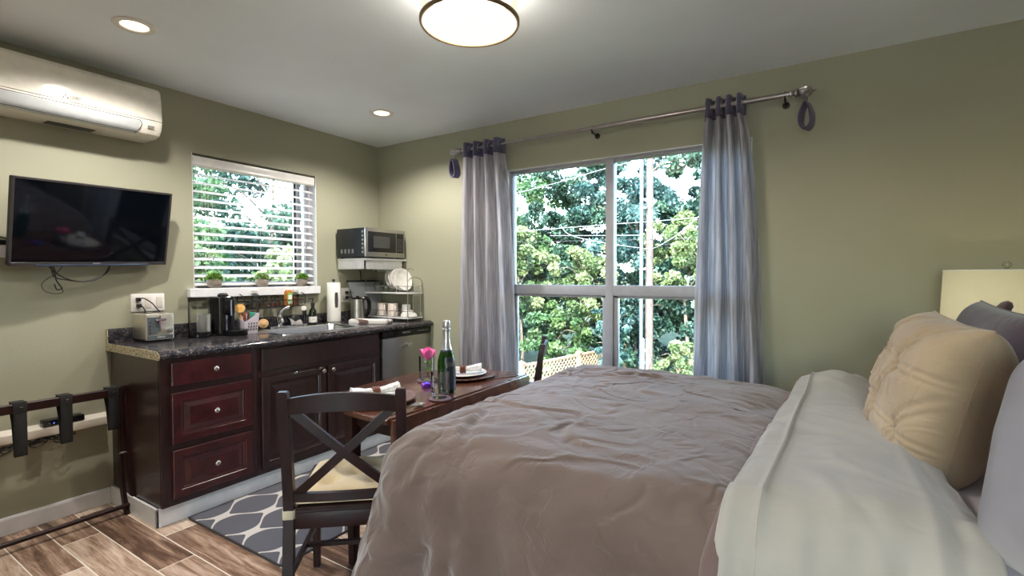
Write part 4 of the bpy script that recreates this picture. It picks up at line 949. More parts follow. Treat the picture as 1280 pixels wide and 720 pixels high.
def bundle(y0, y1, z, seed, label):
    rnd = random.Random(seed); b = BM()
    for k in range(5):
        pts = [(.05+rnd.uniform(-.02, .02), y0+(y1-y0)*i/6+rnd.uniform(-.012, .012), z+rnd.uniform(-.02, .018)-.01*(i % 2)) for i in range(7)]
        tube(b, spline(pts, 6), .0028, 6)
    for k in range(2):
        yc = y0+(y1-y0)*(.25+.5*k); lo = [(.052, yc+.035*math.cos(a), z-.015+.018*math.sin(a)+.2*.035*math.cos(a)) for a in [i*PI/8 for i in range(16)]]; tube(b, lo, .003, 6, closed=True)
    tag(O('cable_bundle', b, CORD, ang=60), label, 'cable', 'tied cables under the low ledge')
bundle(.55, .76, .452, 3, 'tied bundle of black cables under the low ledge before the first strap')
bundle(.80, .99, .46, 8, 'tied bundle of black cables under the low ledge below the set-top box')

# folding luggage rack, folded flat
lr = thing('luggage_rack', 'dark wooden folding luggage rack with black straps against the left wall', 'luggage rack', (.2, .85, 0))
LW = ESP
b = BM(); beam(b, (.205, .45, .672), (.205, 1.168, .672), .022, .045, (0, 0, 1), .004); O('top_rail', b, LW, lr)
b = BM(); beam(b, (.165, .45, .665), (.165, 1.15, .665), .022, .045, (0, 0, 1), .004); O('top_rail', b, LW, lr)
b = BM(); tube(b, [(.262, .40, .048), (.262, 1.168, .048)], .012, 12); O('bottom_rail', b, LW, lr)
def leg_curve(pts, w, d):
    b = BM(); sp_ = spline(pts, 6); L = []
    for i, p in enumerate(sp_):
        L.append([p+Vector((dx*w/2, dy*d/2, 0)) for dx, dy in ((-1, -1), (1, -1), (1, 1), (-1, 1))])
    loft(b, L); return b
for y in (1.172, .42):
    O('leg', leg_curve([(.185, y, .695), (.205, y, .60), (.225, y, .35), (.262, y, .15), (.315, y, .0)], .034, .018), LW, lr, ang=60)
    O('leg', leg_curve([(.21, y-.022, .695), (.20, y-.022, .55), (.195, y-.022, .35), (.215, y-.022, .12), (.262, y-.022, .0)], .034, .018), LW, lr, ang=60)
    b = BM(); lathe(b, [(.007, 0), (.007, .05), (.004, .053)], (.215, y-.035, .33), (0, 1, 0), 12); O('pivot_bolt', b, NICKEL, lr)
for y, zb_ in ((.545, .48), (.742, .44), (.915, .40) if False else (.915, .455), (1.115, .47)):
    b = BM(); w = .047
    pts = [(.2195, .70), (.220, .66), (.222, .58), (.219, zb_+.012), (.209, zb_), (.199, zb_+.012), (.180, .58), (.148, .66), (.150, .692)]
    sp_ = spline([(x, 0, z) for x, z in pts], 6); L = []
    for i, p in enumerate(sp_):
        L.append([Vector((p.x, y-w/2, p.z)), Vector((p.x, y+w/2, p.z))])
    loft(b, L, closed=False)
    s_ = O('strap', b, STRAP, lr, ang=70); s_.modifiers.new('s', 'SOLIDIFY').thickness = .0025
    b = BM(); cbox(b, (.219, y, .675), (.004, w+.004, .055), .001); cbox(b, (.185, y, .698), (.07, w+.004, .004), .001); q = O('strap_fold', b, STRAP, s_)
    b = BM(); cbox(b, (.2225, y+.004, .678), (.003, .012, .004), .001); O('staple', b, NICKEL, q if False else s_)
# ---------------------------------------------------------------- rug
def m_rug():
    t = NT('trellis_rug_pile'); tc = t.n('ShaderNodeTexCoord'); sp_ = t.n('ShaderNodeSeparateXYZ'); t.l(tc.outputs['Object'], sp_.inputs[0])
    X, Y = sp_.outputs[0], sp_.outputs[1]; nz = t.noise(tc.outputs['Object'], 60, 3)
    jit = t.math('MULTIPLY', t.math('SUBTRACT', nz, .5), .035)
    A = .29; B = .36
    u = t.math('DIVIDE', t.math('SUBTRACT', X, .62), A); v = t.math('DIVIDE', t.math('SUBTRACT', Y, 1.40), B)
    cu = t.math('COSINE', t.math('MULTIPLY', u, 2*PI)); cv = t.math('COSINE', t.math('MULTIPLY', v, 2*PI))
    c3 = t.math('MULTIPLY', t.math('COSINE', t.math('MULTIPLY', v, 6*PI)), -.06)
    w_ = t.math('SINE', t.math('MULTIPLY', t.math('ADD', cv, c3), PI/2*.80))
    d = t.math('ABSOLUTE', t.math('ADD', t.math('ADD', cu, w_), jit)); line = t.math('LESS_THAN', d, .15)
    fuzz = t.noise(tc.outputs['Object'], 420, 3, .7)
    dark = t.ramp(fuzz, [(.35, lin(58, 58, 66)), (.65, lin(112, 112, 122))]); lite = t.ramp(fuzz, [(.35, lin(176, 170, 168)), (.65, lin(226, 220, 216))])
    c = t.mix(line, dark, lite); t.bsdf(c, .95, 0, t.bump(fuzz, .8, .004)); return t.m
rg = thing('runner_rug', 'charcoal runner rug with a white trellis pattern on the tile floor', 'rug', (1.02, 2.2, 0))
bm = BM(); loft(bm, [rrect(1.028, 2.20, .832, 1.79, .012, .001), rrect(1.028, 2.20, .832, 1.79, .012, .009), rrect(1.028, 2.20, .82, 1.778, .012, .012)]); O('pile', bm, m_rug(), rg)
bm = BM(); lo = rrect(1.028, 2.20, .838, 1.796, .014, .005); tube(bm, lo, .005, 6, closed=True); O('bound_edge', bm, simple('dark_rug_binding', lin(50, 46, 46), .9), rg)

# ---------------------------------------------------------------- drop-leaf table
tb = thing('dining_table', 'dark walnut drop-leaf dining table at the foot of the bed', 'table', (1.8, 1.9, 0))
def d_outline(a, b, cx_, cy_, p=3.0, n=40):
    out = []
    for i in range(n+1):
        th = PI/2+PI*i/n; c, s = math.cos(th), math.sin(th)
        out.append((cx_+math.copysign(abs(c)**(2/p), c)*a, cy_+math.copysign(abs(s)**(2/p), s)*b))
    return out
ol = d_outline(.575, .535, 2.068, 1.892)
bm = BM()
loft(bm, [[(x, y, .728) for x, y in ol], [(x, y, .746) for x, y in ol], [(2.068+(x-2.068)*.99, 1.892+(y-1.892)*.99, .750) for x, y in ol]]); O('tabletop', bm, TABLEM, tb)
ol2 = d_outline(.47, .44, 2.03, 1.892)
bm = BM(); ot = [(x, y) for x, y in ol2]; inn = d_outline(.452, .422, 2.03, 1.892)
loft(bm, [[(x, y, .645) for x, y in ot], [(x, y, .728) for x, y in ot], [(x, y, .728) for x, y in inn], [(x, y, .645) for x, y in inn]], False, False); O('apron', bm, ESP, tb)
for x, y in ((1.70, 1.50), (1.70, 2.28), (2.02, 1.50), (2.02, 2.28)):
    bm = BM(); loft(bm, [rrect(x, y, .036, .036, .004, .0, 2), rrect(x, y, .056, .056, .004, .728, 2)]); O('leg', bm, ESP, tb)
bm = BM(); ol3 = [(.745, 1.372), (.745, 2.412), (.62, 2.412), (.44, 2.33), (.36, 2.15), (.34, 1.89), (.36, 1.63), (.44, 1.45), (.62, 1.372)]
loft(bm, [[(2.074, y, z) for z, y in ol3], [(2.092, y, z) for z, y in ol3]]); O('drop_leaf', bm, TABLEM, tb)
for y in (1.52, 1.72, 2.08, 2.28):
    bm = BM(); box(bm, 2.066, 2.075, y-.03, y+.03, .7275, .7305); tube(bm, [(2.0715, y-.03, .731), (2.0715, y+.03, .731)], .0022, 6); O('hinge', bm, NICKEL, tb)

# ---------------------------------------------------------------- cross-back chairs
def make_chair(label):
    t = thing('cross_back_chair', label, 'chair', (0, 0, 0), 0, 'dark cross-back dining chairs')
    w, HH, D = .41, .893, .425
    yb = lambda z: -.045+.045*min(z, .45)/.45 if z < .45 else -.062*((z-.45)/(HH-.45))**1.3
    for s in (-1, 1):
        b = BM(); L = []
        for i in range(15):
            z = HH*i/14; tap = .036 if z < .8 else .036
            L.append([(s*w/2-s*0+dx*.0185, yb(z)+dy*.016, z) for dx, dy in ((-1, -1), (1, -1), (1, 1), (-1, 1))])
        L.append([(s*w/2+dx*.014, yb(HH)+dy*.012, HH+.006) for dx, dy in ((-1, -1), (1, -1), (1, 1), (-1, 1))])
        loft(b, L); O('rear_leg', b, ESP, t, ang=40)
        b = BM(); x = s*(w/2+.005); loft(b, [rrect(x, D-.02, .028, .028, .003, 0, 2), rrect(x, D-.02, .038, .038, .003, .44, 2)]); O('front_leg', b, ESP, t)
    # top rail, arched
    b = BM(); L = []; n = 14
    for i in range(n+1):
        u = -1+2*i/n; x = u*(w/2-.012); ar = .022*(1-u*u); bw = -.022*(1-u*u); y = yb(.85)+bw
        z0, z1 = .815-.0*ar+.012*(1-u*u), .872+ar
        L.append([(x, y-.011, z0), (x, y+.009, z0), (x, y+.005, z1), (x, y-.013, z1)])
    loft(b, L); O('top_rail', b, ESP, t, ang=50)
    b = BM(); L = []
    for i in range(n+1):
        u = -1+2*i/n; x = u*(w/2-.012); bw = -.012*(1-u*u); y = yb(.5)+bw
        L.append([(x, y-.010, .478), (x, y+.010, .478), (x, y+.010, .510), (x, y-.010, .510)])
    loft(b, L); O('lower_rail', b, ESP, t, ang=50)
    for s in (-1, 1):
        b = BM(); L = []
        for i in range(n+1):
            u = i/n; z = .505+(.825-.505)*u; x = s*(-(w/2-.03)+2*(w/2-.03)*u); q = 1-(2*u-1)**2
            y = yb(z)-.017*q-s*.006*0; dx, dz = 2*(w/2-.03), .32; l = math.hypot(dx, dz); px, pz = -dz/l*s, dx/l
            hw = .0155
            L.append([(x-px*hw, y-.008+s*.001, z-pz*hw), (x+px*hw, y-.008+s*.001, z+pz*hw), (x+px*hw, y+.008+s*.001, z+pz*hw), (x-px*hw, y+.008+s*.001, z-pz*hw)])
        loft(b, L); O('cross_brace', b, ESP, t, ang=50)
    b = BM()
    loft(b, [[(-.20, -.012, .435), (.20, -.012, .435), (.225, D+.01, .435), (-.225, D+.01, .435)], [(-.20, -.012, .452), (.20, -.012, .452), (.225, D+.01, .452), (-.225, D+.01, .452)]])
    bmesh.ops.bevel(b, geom=list(b.edges), offset=.004, segments=2, affect='EDGES'); O('seat', b, ESP, t)
    b = BM(); box(b, -.19, .19, -.012, .008, .375, .436, .002); box(b, -.2, .2, D-.028, D-.010, .375, .436, .002); box(b, -.212, -.194, 0, D-.02, .375, .436, .002); box(b, .194, .212, 0, D-.02, .375, .436, .002); O('apron', b, ESP, t)
    b = BM()
    for s in (-1, 1): beam(b, (s*.205, -.03, .2), (s*.208, D-.02, .2), .018, .024)
    beam(b, (-.205, D*.5, .2), (.205, D*.5, .2), .018, .02); O('stretcher', b, ESP, t)
    return t
def make_pad(label, root):
    c = thing('seat_cushion', label, 'cushion', (0, 0, 0), 0, 'sand-coloured tufted seat pads')
    b = BM(); n = 26; tufts = [(-.085, .12), (.085, .12), (-.085, .29), (.085, .29), (0, .205)]
    top = []; bot = []
    for j in range(n+1):
        rt = []; rb = []
        for i in range(n+1):
            u, v = -1+2*i/n, -1+2*j/n
            x = u*.198*(1-.03*(1-v*v)*0+.02*(v)); y = .205+v*.198
            e = max(0, (1-abs(u)**4)*(1-abs(v)**4))**.42
            h = .052*e
            for tx, ty in tufts:
                r2 = ((x-tx)**2+(y-ty)**2); h -= .030*math.exp(-r2/.0011)+.010*math.exp(-r2/.005)
            h += .004*noise.noise(Vector((x*16, y*16, 1)))*e
            rt.append((x, y, .462+max(h, -.004))); rb.append((x, y, .4525+.008*(1-e)))
        top.append(rt); bot.append(rb)
    loft(b, top, closed=False); loft(b, bot, closed=False)
    bmesh.ops.remove_doubles(b, verts=b.verts, dist=.0004); O('pad', b, KHAKI, c, ang=80)
    for tx, ty in tufts:
        b = BM(); lathe(b, [(.009, 0), (.008, .004), (0, .006)], (tx, ty, .476 if (tx or 1) else .47), n=12); O('tuft_button', b, KHAKI, c)
    for s in (-1, 1):
        b = BM(); L = []
        for zz in (.418, .424, .444, .450):
            L.append([(s*.205+.024*math.cos(a)+.0, -.004+.023*math.sin(a), zz+.002*math.sin(a*3)) for a in [i*PI/8 for i in range(16)]])
        loft(b, L, False, False); tube(b, spline([(s*.185, .01, .455), (s*.195, .02, .448), (s*.205, .022, .436)], 4), .006, 6)
        o = O('tie', b, LAMPTIE, c); o.modifiers.new('s', 'SOLIDIFY').thickness = .003
    return c
ch = make_chair('dark cross-back wooden chair in front of the cabinets, its back toward the viewer')
pad = make_pad('sand-coloured tufted seat pad on the chair nearest the viewer', ch)
dup(ch, (1.925, 2.755, 0), R(117), 'dark cross-back chair behind the far end of the table, only one post showing')
dup(pad, (1.925, 2.755, 0), R(117), 'sand-coloured seat pad on the far chair by the window')
for o in (ch, pad): o.location = (1.995, 1.225, 0); o.rotation_euler = (0, 0, .702)

# ---------------------------------------------------------------- tableware
TT = .7505
def m_woven():
    t = NT('woven_brown_charger'); v = t.coord(); w = t.n('ShaderNodeTexWave', wave_type='RINGS', rings_direction='Z'); t.l(v, w.inputs[0]); w.inputs['Scale'].default_value = 28; w.inputs['Distortion'].default_value = 3
    vo = t.n('ShaderNodeTexVoronoi'); t.l(v, vo.inputs[0]); vo.inputs['Scale'].default_value = 110
    c = t.ramp(vo.outputs['Distance'], [(.1, lin(150, 96, 74)), (.5, lin(70, 38, 32))]); t.bsdf(c, .4, 0, t.bump(vo.outputs['Distance'], .8, .004)); return t.m
WOV = m_woven()
def setting(cx_, cy_, name, na, side):
    t = BM(); R_ = .178
    lathe(t, [(0, .001), (R_*.7, .001), (R_*.96, .008), (R_, .013), (R_*.985, .018), (R_*.7, .009), (0, .009)], (0, 0, 0), n=64, cap0=False, cap1=False)
    tube(t, [(R_*.99*math.cos(a), R_*.99*math.sin(a), .015+.0018*math.sin(a*40)) for a in [i*PI/80 for i in range(160)]], .004, 6, closed=True)
    o = O('charger_plate', t, WOV); o.location = (cx_, cy_, TT); tag(o, f'brown woven charger plate at the {name} place setting', 'charger', 'brown woven chargers')
    t = BM(); r = .133; lathe(t, [(0, 0), (r*.6, 0), (r*.66, .003), (r*.97, .014), (r, .016), (r*.985, .018), (r*.66, .008), (r*.6, .005), (0, .005)], (cx_, cy_, TT+.0105), n=56, cap0=False, cap1=False)
    tag(O('dinner_plate', t, CERAM), f'white dinner plate on the charger at the {name} place setting', 'plate', 'white dinner plates on the table')
    nk = thing('rolled_napkin', f'white napkin rolled in a brown ring on the {name} plate', 'napkin', (cx_, cy_, TT+.02), na, 'rolled napkins on the plates')
    b = BM(); L = []
    for i in range(26):
        u = -1+2*i/25; x = u*.105; rr = .012+.017*abs(u)**1.1 if u < 0 else .012+.013*u**.9
        L.append([Vector((x, (rr*1.35*(1+.16*math.sin(k*2.2+u*5)))*math.cos(k*PI/10), max(-.016, rr*.85*(1+.14*math.sin(k*3.1+u*7))*math.sin(k*PI/10))+.018+.012*abs(u)*(1 if u > 0 else .2))) for k in range(20)])
    M = Matrix.Translation((cx_, cy_, TT+.022)) @ Matrix.Rotation(na, 4, 'Z')
    loft(b, L); bmesh.ops.transform(b, matrix=M, verts=b.verts); O('napkin', b, m_fabric('patterned_white_napkin', lin(196, 198, 200), lin(240, 238, 234), vs=50, big=.4, bigs=30), nk, ang=80)
    b = BM()
    for dx in (-.011, 0, .011): tube(b, [(dx+.002, .0195*math.cos(a), .018+.017*math.sin(a)) for a in [i*PI/10 for i in range(20)]], .0062, 6, closed=True)
    bmesh.ops.transform(b, matrix=M, verts=b.verts); O('napkin_ring', b, simple('woven_brown_ring', lin(112, 64, 46), .6, bump=.6, bs=300, var=.2), nk)
setting(1.80, 1.545, 'near', R(62), 1)
setting(1.805, 2.17, 'far', R(35), 1)
CUT = simple('polished_cutlery_steel', lin(214, 212, 210), .12, 1)
def fork(x, y, rz, label):
    b = BM(); L = []
    for u, w_, z in ((-.1, .009, .004), (-.06, .010, .003), (0, .006, .006), (.03, .006, .008), (.045, .016, .005), (.06, .021, .003)): L.append([(u, -w_/2, z), (u, w_/2, z), (u, w_/2, z+.002), (u, -w_/2, z+.002)])
    loft(b, L)
    for k in range(4): yk = -.0085+k*.0057; box(b, .058, .098, yk-.0014, yk+.0014, .003, .005)
    o = O('fork', b, CUT); o.location = (x, y, TT); o.rotation_euler = (0, 0, rz); return tag(o, label, 'fork')
def knife(x, y, rz, label):
    b = BM(); L = []
    for u, w_ in ((-.11, .010), (-.09, .013), (-.01, .010), (.0, .011), (.02, .017), (.08, .018), (.105, .010), (.112, .002)): L.append([(u, -w_/2, .0015), (u, w_/2, .0015), (u, w_/2, .0045), (u, -w_/2, .0045)])
    loft(b, L); o = O('knife', b, CUT); o.location = (x, y, TT); o.rotation_euler = (0, 0, rz); return tag(o, label, 'knife')
def spoon(x, y, rz, label):
    b = BM(); L = []
    for u, w_, z in ((-.1, .010, .002), (-.06, .010, .002), (0, .005, .006), (.035, .006, .009)): L.append([(u, -w_/2, z), (u, w_/2, z), (u, w_/2, z+.002), (u, -w_/2, z+.002)])
    loft(b, L)
    L = []
    for r, z in ((0, .0025), (.5, .0032), (.8, .006), (1, .010), (.96, .0105), (.78, .0075), (.5, .005), (0, .0045)): L.append([(.062+.031*r*math.cos(a), .02*r*math.sin(a), z) for a in [i*PI/12 for i in range(24)]])
    loft(b, L); o = O('spoon', b, CUT); o.location = (x, y, TT); o.rotation_euler = (0, 0, rz); return tag(o, label, 'spoon')
spoon(2.035, 1.51, R(88), 'silver spoon beside the near charger at the table edge')
knife(2.006, 1.50, R(92), 'silver knife between the near charger and the spoon')
fork(1.985, 2.27, R(63), 'silver fork beside the far charger')
knife(2.014, 2.262, R(66), 'silver knife crossing beside the far fork')
def coaster(x, y, label):
    b = BM(); lathe(b, [(.0, 0), (.049, 0), (.051, .002), (.051, .006), (.049, .008), (.0, .008)], (x, y, TT), n=36, cap0=False, cap1=False)
    tag(O('coaster', b, simple('purple_brown_cork', lin(104, 76, 84), .6, var=.12)), label, 'coaster', 'round coasters')
def tumbler(x, y, label, h=.122, r=.041):
    b = BM(); lathe(b, [(0, .001), (r*.72, .001), (r*.86, .006), (r*.97, .02), (r, .05), (r, h), (r*.94, h), (r*.93, .05), (r*.86, .026), (r*.6, .018), (0, .016)], (x, y, TT+.008), n=40, cap0=False, cap1=False)
    tag(O('drinking_glass', b, TUMB), label, 'glass', 'clear tumblers on the table')
coaster(2.035, 1.712, 'round coaster under the empty glass at the table edge'); tumbler(2.035, 1.712, 'empty clear tumbler on a coaster at the table edge')
coaster(1.72, 1.972, 'round coaster under the glass that holds the rose'); tumbler(1.72, 1.972, 'clear tumbler holding the pink rose', .125)
# rose
rs = thing('pink_rose', 'single pink rose standing in a clear tumbler', 'flower', (1.72, 1.972, TT+.03))
b = BM(); tube(b, spline([(1.745, 1.955, TT+.03), (1.735, 1.96, TT+.06), (1.72, 1.975, TT+.09), (1.722, 1.976, TT+.112)], 6), .003, 6); O('stem', b, simple('green_stem', lin(70, 110, 50), .5), rs)
def m_rose():
    t = NT('pink_petal'); v = t.coord(); n = t.noise(v, 30, 3); c = t.ramp(n, [(.3, lin(232, 70, 150)), (.7, lin(250, 140, 195))]); d = t.bsdf(c, .45); d.inputs['Subsurface Weight'].default_value = .15; d.inputs['Subsurface Radius'].default_value = (.01, .004, .006); return t.m
PET = m_rose(); rc = Vector((1.722, 1.976, TT+.108))
for k in range(16):
    b = BM(); ly = k//5; a0 = k*2.4+ly; rr = (.014, .025, .035, .040)[min(ly, 3)]; hh = (.074, .070, .064, .056)[min(ly, 3)]; L = []
    for j in range(9):
        v = j/8; row = []
        for i in range(9):
            u = -1+2*i/8; wd = (1.25-.15*ly)*(math.sin(PI*(v*.66+.14))**.6)
            a = a0+u*wd*.75; r = rr*(math.sin(min(v*1.7, 1.57))*.95+.12)-(.35*rr*max(0, v-.45)/.55)*(1 if ly < 2 else .25)+(.006 if ly > 1 else 0)*max(0, v-.8)/.2+.002*math.sin(u*5+k)*v
            z = hh*v*(1-.16*u*u)-.004*ly*max(0, v-.7)
            row.append((rc.x+r*math.cos(a), rc.y+r*math.sin(a), rc.z+z))
        L.append(row)
    loft(b, L, closed=False); O('petal', b, PET, rs, ang=80)
b = BM()
for k in range(5):
    a = k*1.257; d = Vector((math.cos(a), math.sin(a), 0)); s_ = Vector((-d.y, d.x, 0)); loft(b, [[rc-Vector((0, 0, .004))+s_*.004, rc-Vector((0, 0, .004))-s_*.004], [rc+d*.022+s_*.006+Vector((0, 0, .0)), rc+d*.022-s_*.006+Vector((0, 0, .0))], [rc+d*.034+Vector((0, 0, -.012))+s_*.0006, rc+d*.034+Vector((0, 0, -.012))-s_*.0006]], closed=False)
O('sepal', b, simple('green_sepal', lin(80, 116, 56), .5), rs)
leaves('rose_leaf', np.array([[1.74, 1.975, TT+.10], [1.70, 1.965, TT+.10], [1.72, 1.985, TT+.06]]), np.array([[.8, .2, .3], [-.8, .3, .3], [.3, .7, .2]]), np.array([.045, .04, .04]), .5, LEAFB, rs)
# champagne
bt = thing('champagne_bottle', 'green champagne bottle with silver foil neck and navy label on the table', 'bottle', (1.965, 1.84, TT)); bx, by = 1.965, 1.842
b = BM(); lathe(b, [(0, .004), (.036, .0), (.0425, .006), (.0435, .02), (.0435, .12), (.042, .15), (.036, .178), (.026, .205), (.018, .232), (.0155, .26), (.0145, .30)], (bx, by, TT), n=36, cap0=False); O('bottle', b, BOTTLEG, bt)
b = BM(); lathe(b, [(.0275, .204), (.0195, .23), (.0168, .26), (.0158, .292), (.0185, .296), (.0188, .304), (.0165, .308), (.0182, .315), (.0192, .325), (.0175, .34), (.012, .345), (0, .346)], (bx, by, TT), n=30, cap0=False, cap1=False)
for v in b.verts:
    a = math.atan2(v.co.y-by, v.co.x-bx); k = 1+.02*math.sin(a*13+v.co.z*160); v.co.x = bx+(v.co.x-bx)*k; v.co.y = by+(v.co.y-by)*k
O('foil', b, FOIL, bt)
b = BM(); lathe(b, [(.0305, .196), (.028, .2045)], (bx, by, TT), n=36, cap0=False, cap1=False); O('neck_band', b, LABELB, bt)
def partlabel(a0, a1, z0, z1, rf):
    b = BM(); L = []
    for j in range(7):
        z = z0+(z1-z0)*j/6; L.append([(bx+rf(z)*math.cos(a0+(a1-a0)*i/18), by+rf(z)*math.sin(a0+(a1-a0)*i/18), TT+z) for i in range(19)])
    loft(b, L, closed=False); return b
rf = lambda z: (.0440 if z < .12 else .0440-.0013*(z-.12)/.03 if z < .15 else .0427-.0062*(z-.15)/.028)
O('label', partlabel(R(-75), R(60), .022, .105, rf), LABELB, bt, ang=80)
O('shoulder_label', partlabel(R(-62), R(30), .105, .172, rf), simple('midnight_shoulder_label', lin(28, 34, 50), .35), bt, ang=80)
b = BM(); pts = [(rf(.135)+.0006, z, a) for a, z in ((R(-50), .125), (R(-46), .150), (R(-40), .128), (R(-34), .152), (R(-28), .128), (R(-20), .148), (R(-14), .13), (R(-6), .146))]
tube(b, [(bx+r*math.cos(a), by+r*math.sin(a), TT+z) for r, z, a in pts], .0008, 4); O('script_mark', b, simple('gold_script', lin(190, 180, 120), .3, .7), bt)
# wrapped sweets
for k, (dx, dy, c, lb_) in enumerate(((0, 0, lin(60, 40, 200), 'blue'), (.018, .008, lin(130, 40, 190), 'purple'), (-.012, .016, lin(40, 90, 210), 'bright blue'), (.006, -.016, lin(150, 70, 210), 'violet'))):
    b = BM(); cxx, cyy = 1.81+dx, 1.865+dy
    loft(b, [[Vector((cxx, cyy, TT+.011))+Vector((x, r*math.cos(i*PI/4), max(-.0105, r*math.sin(i*PI/4)))) for i in range(8)] for x, r in ((-.022, .009), (-.012, .004), (-.009, .010), (0, .012), (.009, .010), (.012, .004), (.022, .009))])
    bmesh.ops.rotate(b, cent=(cxx, cyy, 0), matrix=Matrix.Rotation(k*.9, 3, 'Z'), verts=b.verts)
    tag(O('wrapped_sweet', b, simple('foil_wrap_'+lb_.replace(' ', '_'), c, .25, .6, bump=.6, bs=300)), f'{lb_} foil-wrapped sweet in the little pile before the rose glass', 'sweet', 'foil-wrapped sweets')
# ---------------------------------------------------------------- bed
bed = thing('bed', 'wide bed with thick mattress filling the room under the window', 'bed', (3.4, 1.88, 0))
MX0, MX1, MY0, MY1 = 2.42, 4.50, 1.20, 2.57
bm = BM()
loft(bm, [rrect((MX0+MX1)/2, (MY0+MY1)/2, MX1-MX0-i, MY1-MY0-i, .09, z, 6) for i, z in ((.06, .47), (0, .50), (0, .735), (.03, .762), (.10, .774))])
O('mattress', bm, LILAC, bed)
bm = BM(); loft(bm, [rrect((MX0+MX1)/2, (MY0+MY1)/2, MX1-MX0-.04, MY1-MY0-.04, .04, z, 4) for z in (.16, .47)]); O('bed_base', bm, SHAMD, bed)
for x in (MX0+.15, MX1-.15):
    for y in (MY0+.12, MY1-.12): bm = BM(); box(bm, x-.03, x+.03, y-.03, y+.03, 0, .16, .003); O('leg', bm, ESP, bed)
bm = BM(); box(bm, 4.53, 4.60, MY0-.04, MY1+.04, .0, 1.25, .015); O('headboard', bm, ESP, bed)

def sm(a, b, x): t = max(0, min(1, (x-a)/(b-a))); return t*t*(3-2*t)
def fbm(p, o=4):
    return sum(noise.noise(p*(2.03**k)+Vector((k*7.1, k*3.3, 0)))*.5**k for k in range(o))
def ridge(p, o=4):
    s = 0; a = 1
    for k in range(o):
        n = noise.noise(p*(2.0**k)+Vector((k*5.2, k*1.7, k))); n = 1-math.sqrt(n*n+.012)*2; s += a*n*n; a *= .5
    return s
def crease(p, w=.09):
    n = noise.noise(p)/w; m = .5+.8*noise.noise(p*.7+Vector((9, 4, 1)))
    return n*math.exp(-n*n)*2.3*max(0, m)
